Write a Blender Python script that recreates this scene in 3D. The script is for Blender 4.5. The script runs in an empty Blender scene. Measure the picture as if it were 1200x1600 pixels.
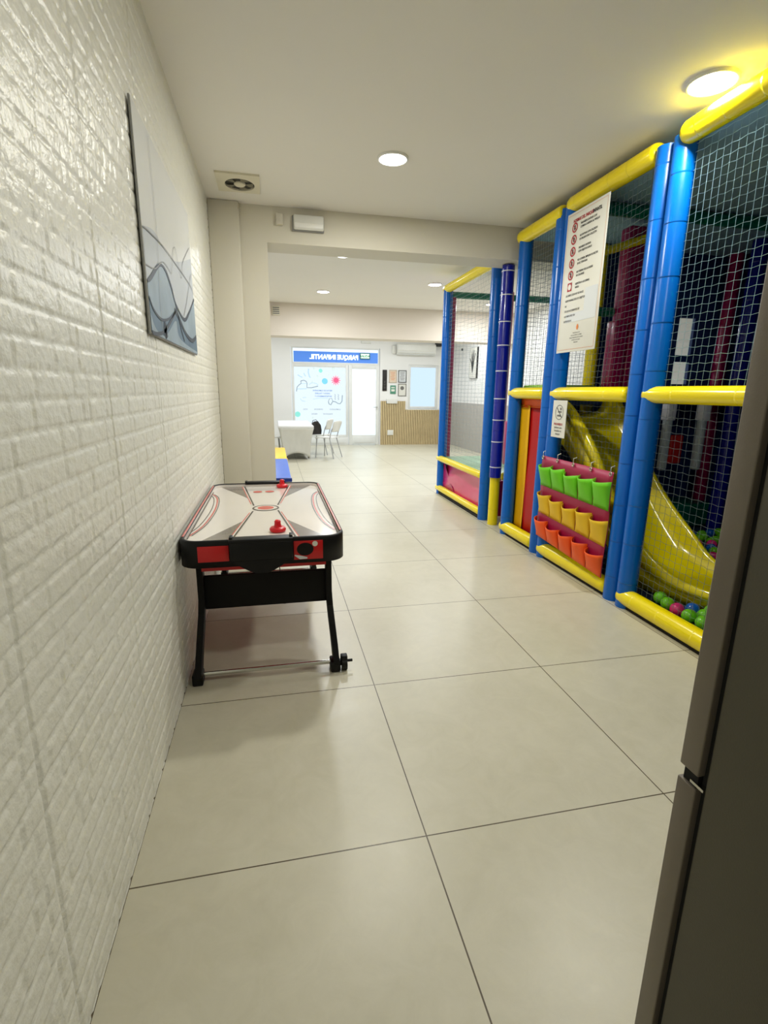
import bpy, bmesh, math, random
import numpy as np
from mathutils import Vector, Matrix, noise
random.seed(7)
rng = np.random.default_rng(5)
scn = bpy.context.scene
col = scn.collection
PI = math.pi

# ------------------------------------------------------------------ camera
EYE = 1.5
def cam_axes():
    y, p, r = [math.radians(v) for v in (12.37923935, 13.47758488, 0.74727848)]
    yaw = np.array([[math.cos(y), -math.sin(y), 0], [math.sin(y), math.cos(y), 0], [0, 0, 1]])
    base = np.array([[1, 0, 0], [0, 0, -1], [0, 1, 0]])
    pit = np.array([[1, 0, 0], [0, math.cos(p), -math.sin(p)], [0, math.sin(p), math.cos(p)]])
    rol = np.array([[math.cos(r), -math.sin(r), 0], [math.sin(r), math.cos(r), 0], [0, 0, 1]])
    return rol @ pit @ base @ yaw
CM = cam_axes()
cd = bpy.data.cameras.new('camera')
cam = bpy.data.objects.new('camera', cd); col.objects.link(cam)
cd.sensor_fit = 'HORIZONTAL'; cd.sensor_width = 36.0; cd.lens = 786.683 / 1200 * 36.0
cd.clip_start = 0.02; cd.clip_end = 100
rx, dn, fw = [Vector(CM[i]) for i in range(3)]
mw = Matrix((rx, -dn, -fw)).transposed().to_4x4(); mw.translation = (0, 0, EYE)
cam.matrix_world = mw
scn.camera = cam

# ------------------------------------------------------------------ view and world
scn.view_settings.view_transform = 'Standard'
scn.view_settings.look = 'None'
scn.view_settings.gamma = 1.0
scn.view_settings.use_curve_mapping = False
scn.view_settings.exposure = 0.33
wd = bpy.data.worlds.new('world'); scn.world = wd; wd.use_nodes = True
wd.node_tree.nodes['Background'].inputs[0].default_value = (0.75, 0.88, 1.0, 1)
wd.node_tree.nodes['Background'].inputs[1].default_value = 1.0
LAMP_COL = (0.985, 0.97, 0.88)
LAMP_COOL = (0.93, 0.97, 1.0)
LAMP_W = 27.0          # watts of one ceiling downlight

# ------------------------------------------------------------------ materials
def lin(c):
    return tuple(((v / 255) / 12.92 if v / 255 <= 0.04045 else ((v / 255 + 0.055) / 1.055) ** 2.4) for v in c)
MATS = {}
def mat(name, rgb, rough=0.5, metal=0.0, var=0.06, scale=6.0, bump=0.0, bscale=60.0, coat=0.0, emit=0.0, spec=0.5, sheen=0.0):
    m = bpy.data.materials.new(name); m.use_nodes = True
    nt = m.node_tree; b = nt.nodes['Principled BSDF']
    c = lin(rgb)
    tc = nt.nodes.new('ShaderNodeTexCoord')
    nz = nt.nodes.new('ShaderNodeTexNoise'); nz.inputs['Scale'].default_value = scale; nz.inputs['Detail'].default_value = 3
    nt.links.new(tc.outputs['Object'], nz.inputs['Vector'])
    mx = nt.nodes.new('ShaderNodeMix'); mx.data_type = 'RGBA'
    mx.inputs[6].default_value = (*[v * (1 - var) for v in c], 1)
    mx.inputs[7].default_value = (*[min(1, v * (1 + var)) for v in c], 1)
    nt.links.new(nz.outputs['Fac'], mx.inputs[0])
    nt.links.new(mx.outputs[2], b.inputs['Base Color'])
    b.inputs['Roughness'].default_value = rough
    b.inputs['Metallic'].default_value = metal
    b.inputs['Specular IOR Level'].default_value = spec
    if coat:
        b.inputs['Coat Weight'].default_value = coat; b.inputs['Coat Roughness'].default_value = 0.08
    if sheen: b.inputs['Sheen Weight'].default_value = sheen
    if emit:
        nt.links.new(mx.outputs[2], b.inputs['Emission Color']); b.inputs['Emission Strength'].default_value = emit
    if bump:
        n2 = nt.nodes.new('ShaderNodeTexNoise'); n2.inputs['Scale'].default_value = bscale; n2.inputs['Detail'].default_value = 4
        nt.links.new(tc.outputs['Object'], n2.inputs['Vector'])
        bp = nt.nodes.new('ShaderNodeBump'); bp.inputs['Strength'].default_value = bump; bp.inputs['Distance'].default_value = 0.01
        nt.links.new(n2.outputs['Fac'], bp.inputs['Height']); nt.links.new(bp.outputs['Normal'], b.inputs['Normal'])
    MATS[name] = m
    return m

mat('brick_white', (234, 233, 222), 0.36, bump=0.35, bscale=45, var=0.02, spec=0.55)
mat('plaster', (218, 213, 198), 0.6, bump=0.05, bscale=120, var=0.015, scale=2)
mat('ceiling_paint', (240, 237, 230), 0.75, bump=0.05, bscale=150, var=0.02, scale=1.2)
mat('beam_paint', (226, 216, 202), 0.7, var=0.02, scale=2)
mat('white_wall', (238, 238, 236), 0.6, var=0.015, scale=2)
mat('grey_wainscot', (176, 172, 166), 0.6, var=0.04, scale=3)
mat('white_plastic', (228, 228, 222), 0.35)
mat('cream_plastic', (226, 220, 198), 0.5, var=0.08)
mat('chair_metal', (168, 170, 172), 0.4, metal=.3)
mat('chair_plastic', (226, 226, 222), 0.4)
mat('spandex', (206, 205, 196), 0.8, bump=0.2, bscale=14)
mat('cloth_top', (232, 232, 232), 0.6)
mat('blue_vinyl', (0, 98, 192), 0.26, bump=0.06, bscale=22, spec=0.4)
mat('navy_vinyl', (6, 22, 150), 0.25, bump=0.06, bscale=22, coat=0.3)
mat('yellow_vinyl', (250, 226, 0), 0.24, bump=0.06, bscale=20, coat=0.3)
mat('yellow_slide', (226, 208, 0), 0.22, coat=0.5, bump=0.03, bscale=5)
mat('magenta_vinyl', (178, 12, 92), 0.3, bump=0.05, bscale=10, coat=0.2)
mat('pink_vinyl', (214, 40, 110), 0.22, bump=0.08, bscale=6, coat=0.4)
mat('green_vinyl', (0, 118, 92), 0.35)
mat('lime_pad', (150, 205, 60), 0.45)
mat('green_floor', (140, 190, 150), 0.3, coat=0.2)
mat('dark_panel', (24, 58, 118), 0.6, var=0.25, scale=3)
mat('dim_ceiling', (150, 186, 204), 0.8, var=0.12, scale=3)
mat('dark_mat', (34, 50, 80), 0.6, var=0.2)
mat('net_lamplit', (160, 196, 208), 0.6)  # paler cord colour, with the overhead lamp's light painted in
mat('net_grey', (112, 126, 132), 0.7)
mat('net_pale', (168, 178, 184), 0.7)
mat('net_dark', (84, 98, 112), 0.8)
mat('tie_white', (225, 225, 232), 0.4)
mat('lime_fabric', (110, 208, 22), 0.5, bump=0.12, bscale=12)
mat('gold_fabric', (240, 196, 26), 0.5, bump=0.12, bscale=12)
mat('orange_fabric', (248, 92, 16), 0.5, bump=0.12, bscale=12)
mat('maroon_fabric', (158, 12, 66), 0.45, bump=0.1, bscale=12)
mat('yellow_fabric', (246, 186, 0), 0.45, bump=0.1, bscale=8)
mat('red_fabric', (184, 8, 8), 0.4, bump=0.1, bscale=8)
mat('orange_dark', (232, 96, 10), 0.45)
mat('grommet_metal', (190, 186, 170), 0.3, metal=0.9)
mat('paper', (224, 223, 214), 0.5, var=0.015)
mat('paper_cool', (214, 218, 220), 0.5, var=0.015)
mat('ink', (52, 50, 52), 0.6)
mat('ink_red', (170, 30, 45), 0.6)
mat('ink_orange', (220, 130, 60), 0.6)
mat('fridge_steel', (122, 114, 104), 0.42, metal=0.25, var=0.05, bump=0.05, bscale=350)
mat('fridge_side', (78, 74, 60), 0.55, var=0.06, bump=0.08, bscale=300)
mat('black_gap', (8, 8, 8), 0.8)
mat('chrome', (205, 205, 200), 0.18, metal=1.0)
mat('black_plastic', (5, 5, 6), 0.5, spec=0.3)
mat('black_leg', (5, 5, 5), 0.6, spec=0.25)
mat('table_white', (232, 226, 220), 0.14, coat=0.6, var=0.02)
mat('table_grey', (120, 112, 106), 0.2, coat=0.4, var=0.25, scale=18)
mat('table_line', (70, 62, 58), 0.25)
mat('table_red', (196, 20, 24), 0.3)
mat('table_red_soft', (206, 96, 86), 0.25)
mat('rim_pink', (216, 128, 120), 0.3)
mat('mallet_red', (214, 10, 28), 0.3)
mat('aluminium', (170, 160, 140), 0.3, metal=0.9)
mat('canvas', (214, 215, 212), 0.6, var=0.03, scale=3)
mat('canvas_smoke', (188, 194, 200), 0.6, var=0.06, scale=4)
mat('canvas_edge', (150, 150, 148), 0.7)
mat('smoke_blue', (140, 158, 172), 0.6, var=0.35, scale=5)
mat('smoke_mid', (84, 110, 132), 0.6, var=0.35, scale=6)
mat('smoke_dark', (40, 54, 70), 0.6, var=0.3, scale=8)
mat('smoke_line', (150, 150, 152), 0.6)
mat('wood', (204, 184, 140), 0.5, var=0.18, scale=5)
mat('dark_wood_line', (120, 96, 60), 0.7)
mat('door_frame', (226, 228, 226), 0.4)
mat('lamp_rim', (240, 240, 236), 0.4)
mat('frame_black', (30, 30, 30), 0.5)
mat('frame_grey', (110, 108, 104), 0.5)
mat('frame_tan', (196, 180, 158), 0.5)
mat('print_tan', (226, 208, 186), 0.6, var=0.1, scale=30)
mat('print_green', (90, 150, 125), 0.6, var=0.1)
mat('black_board', (34, 30, 28), 0.6)
mat('green_sign', (0, 92, 70), 0.4)
mat('sign_glow', (200, 240, 210), 0.4, emit=0.8)
mat('bench_blue', (58, 104, 204), 0.4)
mat('bench_navy', (10, 44, 130), 0.35)
mat('bench_yellow', (255, 204, 30), 0.4)
mat('hanging_grey', (170, 178, 180), 0.5)
mat('pad_red', (196, 30, 24), 0.4)
mat('fan_dark', (120, 116, 96), 0.6)
mat('fan_black', (50, 48, 40), 0.7)
mat('ball_green', (122, 214, 34), 0.3, coat=0.2)
mat('ball_pink', (232, 50, 130), 0.3, coat=0.2)
mat('ball_blue', (10, 96, 190), 0.3, coat=0.2)
mat('ink_blue', (80, 124, 190), 0.5, emit=0.35)
mat('ink_pale', (160, 190, 216), 0.5, emit=0.5)
mat('ink_grey', (130, 146, 158), 0.5, emit=0.4)
mat('dot_pink', (240, 80, 120), 0.5, emit=0.5)
mat('dot_pink_soft', (250, 176, 190), 0.5, emit=0.55)
mat('dot_blue', (110, 186, 214), 0.5, emit=0.45)
mat('dot_teal', (130, 208, 200), 0.5, emit=0.45)
mat('dot_grey', (190, 206, 206), 0.5, emit=0.5)
mat('blue_backlit', (72, 122, 204), 0.5, emit=0.5, var=0.08, scale=1.5)
mat('letter_backlit', (220, 232, 246), 0.5, emit=0.95)

def emission(name, rgb, strength):
    m = bpy.data.materials.new(name); m.use_nodes = True
    nt = m.node_tree; nt.nodes.remove(nt.nodes['Principled BSDF'])
    e = nt.nodes.new('ShaderNodeEmission'); e.inputs[0].default_value = (*rgb, 1); e.inputs[1].default_value = strength
    nt.links.new(e.outputs[0], nt.nodes['Material Output'].inputs[0])
    MATS[name] = m
emission('lamp_glow', LAMP_COL, 14.0)
emission('glass_day', (0.74, 0.89, 1.0), 1.2)
emission('window_day', (0.56, 0.72, 0.88), 1.0)
emission('poster_day', (0.80, 0.92, 1.0), 0.86)

def floor_material():
    m = bpy.data.materials.new('porcelain_tile'); m.use_nodes = True
    nt = m.node_tree; N = nt.nodes; L = nt.links; b = N['Principled BSDF']
    tc = N.new('ShaderNodeTexCoord'); sp = N.new('ShaderNodeSeparateXYZ'); L.new(tc.outputs['Object'], sp.inputs[0])
    def M(op, a, bb=None):
        n = N.new('ShaderNodeMath'); n.operation = op
        for i, v in enumerate((a, bb)):
            if v is None: continue
            if isinstance(v, (int, float)): n.inputs[i].default_value = v
            else: L.new(v, n.inputs[i])
        return n.outputs[0]
    def line(s, off, per):
        f = M('FRACT', M('ADD', M('DIVIDE', M('SUBTRACT', s, off), per), 50.5))
        return M('LESS_THAN', M('ABSOLUTE', M('SUBTRACT', f, 0.5)), 0.0024 / per)
    g = M('MAXIMUM', line(sp.outputs[0], 0.467, 0.956), line(sp.outputs[1], 1.371, 0.9425))
    n1 = N.new('ShaderNodeTexNoise'); n1.inputs['Scale'].default_value = 1.3; n1.inputs['Detail'].default_value = 9; n1.inputs['Roughness'].default_value = 0.62
    n2 = N.new('ShaderNodeTexNoise'); n2.inputs['Scale'].default_value = 7; n2.inputs['Detail'].default_value = 8; n2.inputs['Roughness'].default_value = 0.7; n2.inputs['Distortion'].default_value = 1.2
    L.new(tc.outputs['Object'], n1.inputs[0]); L.new(tc.outputs['Object'], n2.inputs[0])
    r1 = N.new('ShaderNodeValToRGB'); r1.color_ramp.elements[0].position = 0.3; r1.color_ramp.elements[1].position = 0.72
    r1.color_ramp.elements[0].color = (*lin((188, 183, 162)), 1); r1.color_ramp.elements[1].color = (*lin((208, 203, 184)), 1)
    L.new(M('ADD', M('MULTIPLY', n1.outputs[0], 0.55), M('MULTIPLY', n2.outputs[0], 0.45)), r1.inputs[0])
    mx = N.new('ShaderNodeMix'); mx.data_type = 'RGBA'; L.new(g, mx.inputs[0]); L.new(r1.outputs[0], mx.inputs[6]); mx.inputs[7].default_value = (*lin((78, 66, 44)), 1)
    L.new(mx.outputs[2], b.inputs['Base Color'])
    L.new(M('ADD', M('MULTIPLY', n2.outputs[0], 0.18), 0.27), b.inputs['Roughness'])
    bp = N.new('ShaderNodeBump'); bp.inputs['Strength'].default_value = 0.15; bp.inputs['Distance'].default_value = 0.002
    L.new(M('SUBTRACT', n2.outputs[0], M('MULTIPLY', g, 2.0)), bp.inputs['Height']); L.new(bp.outputs[0], b.inputs['Normal'])
    b.inputs['Specular IOR Level'].default_value = 0.5
    MATS['floor_tile'] = m
floor_material()

# ------------------------------------------------------------------ mesh builder
def xform(loc=(0, 0, 0), rz=0.0, rx=0.0, ry=0.0):
    return Matrix.Translation(loc) @ Matrix.Rotation(rz, 4, 'Z') @ Matrix.Rotation(ry, 4, 'Y') @ Matrix.Rotation(rx, 4, 'X')
ORIGIN = {}
class MB:
    def __init__(s, m=None): s.v = []; s.f = []; s.fm = []; s.fs = []; s.mats = []; s.m = m
    def mi(s, m):
        m = m or s.m
        if m not in s.mats: s.mats.append(m)
        return s.mats.index(m)
    def add(s, vs, fs, m=None, smooth=False, T=None):
        o = len(s.v); k = s.mi(m)
        for v in vs: s.v.append(tuple(T @ Vector(v)) if T is not None else tuple(v))
        for f in fs: s.f.append(tuple(i + o for i in f)); s.fm.append(k); s.fs.append(smooth)
        return s
    def box(s, a, b, m=None, bev=0.0, seg=2, T=None):
        a, b = [min(a[i], b[i]) for i in range(3)], [max(a[i], b[i]) for i in range(3)]
        if not bev:
            vs = [(x, y, z) for x in (a[0], b[0]) for y in (a[1], b[1]) for z in (a[2], b[2])]
            return s.add(vs, [(0, 1, 3, 2), (4, 6, 7, 5), (0, 4, 5, 1), (2, 3, 7, 6), (0, 2, 6, 4), (1, 5, 7, 3)], m, False, T)
        bm = bmesh.new(); bmesh.ops.create_cube(bm, size=1)
        for v in bm.verts: v.co = Vector([(a[i] + b[i]) / 2 + v.co[i] * (b[i] - a[i]) for i in range(3)])
        bmesh.ops.bevel(bm, geom=bm.edges[:], offset=bev, segments=seg, affect='EDGES', profile=0.5)
        return s.bm(bm, m, True, T)
    def bm(s, bm, m=None, smooth=False, T=None):
        bm.verts.index_update()
        s.add([v.co[:] for v in bm.verts], [[v.index for v in f.verts] for f in bm.faces], m, smooth, T); bm.free(); return s
    def tube(s, pts, r, m=None, n=16, cap=True, smooth=True, T=None, ref=None):
        pts = [Vector(p) for p in pts]; k = len(pts)
        rs = r if isinstance(r, (list, tuple)) else [r] * k
        vs = []; fs = []
        prev = None
        for i, p in enumerate(pts):
            t = (pts[min(i + 1, k - 1)] - pts[max(i - 1, 0)]).normalized()
            if prev is None:
                up = Vector(ref) if ref else (Vector((0, 0, 1)) if abs(t.z) < 0.9 else Vector((1, 0, 0)))
                x = t.cross(up).normalized()
            else: x = (prev - t * prev.dot(t)).normalized()
            prev = x; y = t.cross(x)
            for j in range(n):
                a = 2 * PI * j / n
                vs.append(p + (x * math.cos(a) + y * math.sin(a)) * rs[i])
        for i in range(k - 1):
            for j in range(n):
                fs.append((i * n + j, i * n + (j + 1) % n, (i + 1) * n + (j + 1) % n, (i + 1) * n + j))
        s.add(vs, fs, m, smooth, T)
        if cap:
            s.add([vs[j] for j in range(n)][::-1], [tuple(range(n))], m, False, T)
            s.add([vs[(k - 1) * n + j] for j in range(n)], [tuple(range(n))], m, False, T)
        return s
    def lathe(s, prof, c=(0, 0, 0), m=None, n=32, T=None, smooth=True):
        vs = []; fs = []
        for (r, z) in prof:
            for j in range(n):
                a = 2 * PI * j / n; vs.append((c[0] + r * math.cos(a), c[1] + r * math.sin(a), c[2] + z))
        for i in range(len(prof) - 1):
            for j in range(n): fs.append((i * n + j, i * n + (j + 1) % n, (i + 1) * n + (j + 1) % n, (i + 1) * n + j))
        return s.add(vs, fs, m, smooth, T)
    def poly(s, pts, m=None, T=None): return s.add(pts, [tuple(range(len(pts)))], m, False, T)
    def disc(s, c, u, w, r, m=None, n=28, r2=None, inner=0.0):
        c = Vector(c); u = Vector(u); w = Vector(w); r2 = r2 or r
        out = [c + u * (r * math.cos(2 * PI * j / n)) + w * (r2 * math.sin(2 * PI * j / n)) for j in range(n)]
        if not inner: return s.add(out, [tuple(range(n))], m)
        inn = [c + (p - c) * inner for p in out]
        return s.add(out + inn, [(j, (j + 1) % n, n + (j + 1) % n, n + j) for j in range(n)], m)
    def ribbon(s, pts, w, nrm, m=None):
        """a flat stroke of width w along pts, lying in the plane with normal nrm"""
        pts = [Vector(p) for p in pts]; nrm = Vector(nrm); vs = []
        ws = w if isinstance(w, (list, tuple)) else [w] * len(pts)
        for i, p in enumerate(pts):
            t = (pts[min(i + 1, len(pts) - 1)] - pts[max(i - 1, 0)]).normalized(); o = t.cross(nrm).normalized() * ws[i] / 2
            vs += [p - o, p + o]
        return s.add(vs, [(2 * i, 2 * i + 1, 2 * i + 3, 2 * i + 2) for i in range(len(pts) - 1)], m)
    def text(s, body, o, u, w, size, m=None, align='LEFT', thick=0.0, sx=1.0):
        cu = bpy.data.curves.new('t', 'FONT'); cu.body = body; cu.size = 1.0; cu.align_x = align; cu.resolution_u = 2; cu.offset = thick
        ob = bpy.data.objects.new('t', cu); col.objects.link(ob)
        me = ob.to_mesh()
        o = Vector(o); u = Vector(u); w = Vector(w)
        vs = [o + u * (v.co.x * size * sx) + w * (v.co.y * size) for v in me.vertices]
        fs = [tuple(p.vertices) for p in me.polygons]
        ob.to_mesh_clear(); bpy.data.objects.remove(ob); bpy.data.curves.remove(cu)
        return s.add(vs, fs, m)
    def build(s, name, parent=None, kind=None, origin=None, label=None):
        me = bpy.data.meshes.new(name)
        if parent is not None: org = ORIGIN[parent.name]
        elif origin is not None: org = Vector(origin)
        else:
            a = np.array(s.v); lo = a.min(0); hi = a.max(0); org = Vector(((lo[0] + hi[0]) / 2, (lo[1] + hi[1]) / 2, lo[2]))
            org = Vector([float(t) for t in org])
        me.from_pydata([tuple(Vector(v) - org) for v in s.v], [], s.f)
        for m in s.mats: me.materials.append(MATS[m])
        me.polygons.foreach_set('material_index', s.fm); me.polygons.foreach_set('use_smooth', s.fs)
        me.validate(); me.update()
        o = bpy.data.objects.new(name, me); col.objects.link(o)
        if parent is not None: o.parent = parent
        else: o.location = org
        ORIGIN[o.name] = org
        if kind: o['kind'] = kind
        if label: o['label'] = label
        return o
def tag(o, label, cat, group=None):
    o['label'] = label; o['category'] = cat
    if group: o['group'] = group
    return o
def thing(name, label, cat, loc=(0, 0, 0), group=None):
    o = bpy.data.objects.new(name, None); o.empty_display_size = 0.1; col.objects.link(o); o.location = loc
    ORIGIN[o.name] = Vector(loc); return tag(o, label, cat, group)
def copy_tree(src, loc, label=None, rz=None, group=None):
    r = src.copy(); col.objects.link(r); r.location = loc
    if rz is not None: r.rotation_euler = (0, 0, rz)
    if label: r['label'] = label
    if group: r['group'] = group
    for ch in list(src.children):
        c = ch.copy(); col.objects.link(c); c.parent = r
        for g in list(ch.children):
            d = g.copy(); col.objects.link(d); d.parent = c
    return r

# ------------------------------------------------------------------ the room
XL, XR, YF, YB, H = -0.487, 5.12, 14.3, -1.6, 3.1
HY0, HY1, HZ = 5.12, 5.47, 2.80
XFL = -2.6
MB('floor_tile').box((XFL - .1, YB - .1, -.08), (XR + .1, YF + .3, 0)).build('floor', kind='structure', origin=(0, 0, 0))
MB('ceiling_paint').box((XFL - .1, YB - .1, H), (XR + .1, YF + .3, H + .1)).build('ceiling', kind='structure')

def brick_wall():
    """foam brick panels 0.74 x 0.70 m, eleven rough rows each, modelled as a relief"""
    y0, y1, z0, z1 = YB, 5.06, 0.0, H
    ny, nz = 800, 430
    Y, Z = np.meshgrid(np.linspace(y0, y1, ny), np.linspace(z0, z1, nz), indexing='ij')
    PW, PH, RH = 0.742, 0.70, 0.70 / 11
    zz = Z - 0.135 + 2 * PH; pr = np.floor(zz / PH).astype(int)
    yy = Y - 1.735 + 10 * PW + (pr % 2) * 0.0; pc = np.floor(yy / PW).astype(int)
    v = zz - pr * PH; u = yy - pc * PW; row = np.clip(np.floor(v / RH).astype(int), 0, 10)
    wob = 0.0016 * np.sin(Y * 61 + row * 2.1) + 0.0012 * np.sin(Y * 143 + row)
    vv = v - row * RH + wob
    def edge(d, w, s): return np.clip((d - w) / s, 0, 1) ** 0.7
    hgt = edge(np.minimum(vv, RH - vv), 0.001, 0.006)
    tone = np.zeros_like(hgt)
    for a in range(pr.min(), pr.max() + 1):
        for b in range(pc.min(), pc.max() + 1):
            sel = (pr == a) & (pc == b)
            if not sel.any(): continue
            for r in range(11):
                g = np.random.default_rng(a * 991 + b * 37 + r)
                cuts = [0.0]
                while cuts[-1] < PW - 0.10: cuts.append(cuts[-1] + g.choice([0.05, 0.10, 0.15, 0.19, 0.22]) * g.uniform(.9, 1.1))
                cuts[-1] = min(cuts[-1], PW - 0.05); cuts.append(PW)
                cuts = np.array(cuts)
                ss = sel & (row == r)
                uu = u[ss] + 0.0025 * np.sin(v[ss] * 190 + r)
                d = np.min(np.abs(uu[:, None] - cuts[None, :]), axis=1)
                hgt[ss] = np.minimum(hgt[ss], edge(d, 0.001, 0.006))
                idx = np.clip(np.searchsorted(cuts, uu) - 1, 0, len(cuts) - 1)
                tone[ss] = g.uniform(0.55, 1.0, len(cuts))[idx]
    seam = (np.minimum(u, PW - u) < 0.003) | (np.minimum(v, PH - v) < 0.003)
    rough = np.zeros_like(hgt)
    for k, (fy, fz, ph) in enumerate([(31, 43, .3), (67, 29, 1.7), (97, 121, 2.2), (151, 83, .9), (53, 171, 4.1)]):
        rough += np.sin(Y * fy + ph + 1.7 * np.sin(Z * fz * .6)) * np.sin(Z * fz + ph * 2 + 1.3 * np.sin(Y * fy * .5)) / (1 + .5 * k)
    h = hgt * (0.0026 * tone + 0.0028 + 0.0005 * rough) - 0.003 * seam
    co = np.stack([h, Y, Z], -1).reshape(-1, 3)
    i = np.arange((ny - 1) * (nz - 1)); a = (i // (nz - 1)) * nz + i % (nz - 1)
    quads = np.stack([a, a + nz, a + nz + 1, a + 1], 1).astype(np.int32)
    me = bpy.data.meshes.new('wall_left')
    me.vertices.add(len(co)); me.vertices.foreach_set('co', co.ravel())
    me.loops.add(quads.size); me.loops.foreach_set('vertex_index', quads.ravel())
    me.polygons.add(len(quads)); me.polygons.foreach_set('loop_start', np.arange(len(quads), dtype=np.int32) * 4)
    me.polygons.foreach_set('use_smooth', np.ones(len(quads), dtype=bool))
    me.update(calc_edges=True); me.materials.append(MATS['brick_white'])
    o = bpy.data.objects.new('wall_left', me); col.objects.link(o); o.location = (XL - 0.006, 0, 0); o['kind'] = 'structure'
brick_wall()
MB('plaster').box((XL - .2, YB - .1, 0), (XL - .012, HY0, H)).build('wall_left_core', kind='structure').name = 'trim_9'
MB('plaster').box((XL - .2, YB - .15, 0), (XR + .1, YB, H)).build('wall_back', kind='structure')
MB('white_wall').box((XR, YB, 0), (XR + .12, YF + .1, H)).build('wall_right', kind='structure')
MB('white_wall').box((XFL - .12, HY0, 0), (XFL, YF + .1, H)).build('wall_far_left', kind='structure')
# partition with the wide opening and its header beam
p = MB('plaster')
p.box((XFL - .1, HY0, 0), (0.008, HY1, H))
p.box((0.008, HY0, HZ), (XR, HY1, H))
p.box((XL - .006, HY0 - .06, 0), (-0.225, HY0, H), bev=.012)
p.build('wall_front', kind='structure')
MB('beam_paint').box((XFL, 10.3, 2.51), (XR, 10.75, H)).build('trim_1', kind='structure')
# far facade with the shop front opening and the window opening
p = MB('white_wall'); D = .22
p.box((XFL, YF, 0), (.52, YF + D, H)); p.box((.52, YF, 2.64), (2.97, YF + D, H)); p.box((2.97, YF, 0), (3.80, YF + D, H))
p.box((3.80, YF, 0), (4.68, YF + D, 1.02)); p.box((3.80, YF, 2.24), (4.68, YF + D, H)); p.box((4.68, YF, 0), (XR + .1, YF + D, H))
p.build('wall_far', kind='structure')

# wood slat wainscot on the far wall
p = MB('dark_wood_line').box((3.0, YF - .012, 0), (3.72, YF, 1.23)).box((3.72, YF - .012, 0), (4.80, YF, 0.99))
x = 3.0
while x < 4.79:
    p.box((x + .004, YF - .035, 0.0), (x + .040, YF - .012, (1.235 if x < 3.70 else 0.995)), 'wood')
    x += .052
p.build('trim_2', kind='structure')
MB('grey_wainscot').box((XR - .02, 5.5, 0), (XR, YF - .035, 1.22)).build('trim_3', kind='structure')
MB('white_wall').box((4.81, YF - .06, 0), (4.93, YF, 2.5)).build('trim_4', kind='structure')

# shop window, door and transom
def pane_unit(name, x0, x1, z0, z1, fr, pane_m, depth=.06, y=YF + .02):
    f = MB('door_frame')
    f.box((x0, y, z0), (x0 + fr, y + depth, z1), bev=.004); f.box((x1 - fr, y, z0), (x1, y + depth, z1), bev=.004)
    f.box((x0 + fr, y, z0), (x1 - fr, y + depth, z0 + fr), bev=.004); f.box((x0 + fr, y, z1 - fr), (x1 - fr, y + depth, z1), bev=.004)
    o = f.build(name, kind='structure')
    MB(pane_m).box((x0 + fr, y + .025, z0 + fr), (x1 - fr, y + .035, z1 - fr)).build('window_pane', parent=o)
    return o
w1 = pane_unit('window_1', .53, 2.08, .22, 2.19, .07, 'poster_day')
MB('door_frame').box((.53, YF + .02, 0), (2.08, YF + .08, .22), bev=.004).box((.62, YF + .008, .05), (2.0, YF + .02, .18), bev=.004).build('window_kick_panel', parent=w1)
d1 = MB('door_frame')
for a, b in (((2.09, 0.0), (2.19, 2.19)), ((2.86, 0), (2.96, 2.19)), ((2.19, 0.02), (2.86, .28)), ((2.19, 2.09), (2.86, 2.19))):
    d1.box((a[0], YF + .01, a[1]), (b[0], YF + .08, b[1]), bev=.004)
d1 = d1.build('door_1', kind='structure')
MB('glass_day').box((2.19, YF + .035, .28), (2.86, YF + .045, 2.09)).build('window_pane', parent=d1)
MB('door_frame').box((2.25, YF, .06), (2.80, YF + .012, .22), bev=.003).build('kick_panel', parent=d1)
MB('chrome').tube([(2.90, YF + .01, 1.06), (2.90, YF - .04, 1.06), (2.78, YF - .045, 1.06)], .010, n=8).build('door_handle', parent=d1)
w3 = MB('door_frame')
for a, b in (((.53, 2.19), (2.96, 2.245)), ((.53, 2.60), (2.96, 2.64)), ((.53, 2.245), (.585, 2.6)), ((2.92, 2.245), (2.96, 2.6))):
    w3.box((a[0], YF + .02, a[1]), (b[0], YF + .08, b[1]))
w3 = w3.build('window_3', kind='structure')
MB('glass_day').box((.585, YF + .06, 2.245), (2.92, YF + .07, 2.60)).build('window_pane', parent=w3)
w2 = pane_unit('window_2', 3.80, 4.68, 1.02, 2.24, .07, 'window_day')
MB('door_frame').box((3.76, YF - .02, .985), (4.72, YF + .02, 1.02), bev=.004).build('window_sill', parent=w2)

# backlit shop sign in the transom, seen from behind
p = MB('blue_backlit').box((.60, YF + .03, 2.25), (2.91, YF + .05, 2.53))
p.box((1.745, YF + .022, 2.25), (1.755, YF + .03, 2.53), 'ink_blue')
p.text('INFANTIL', (1.74, YF + .026, 2.335), (-1, 0, 0), (0, 0, 1), .165, 'letter_backlit', thick=.05)
p.text('PARQUE', (2.36, YF + .026, 2.335), (-1, 0, 0), (0, 0, 1), .165, 'letter_backlit', thick=.05, sx=.92)
tag(p.build('shop_sign'), 'long blue backlit shop sign with white letters seen reversed above the glass door', 'sign')
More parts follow.
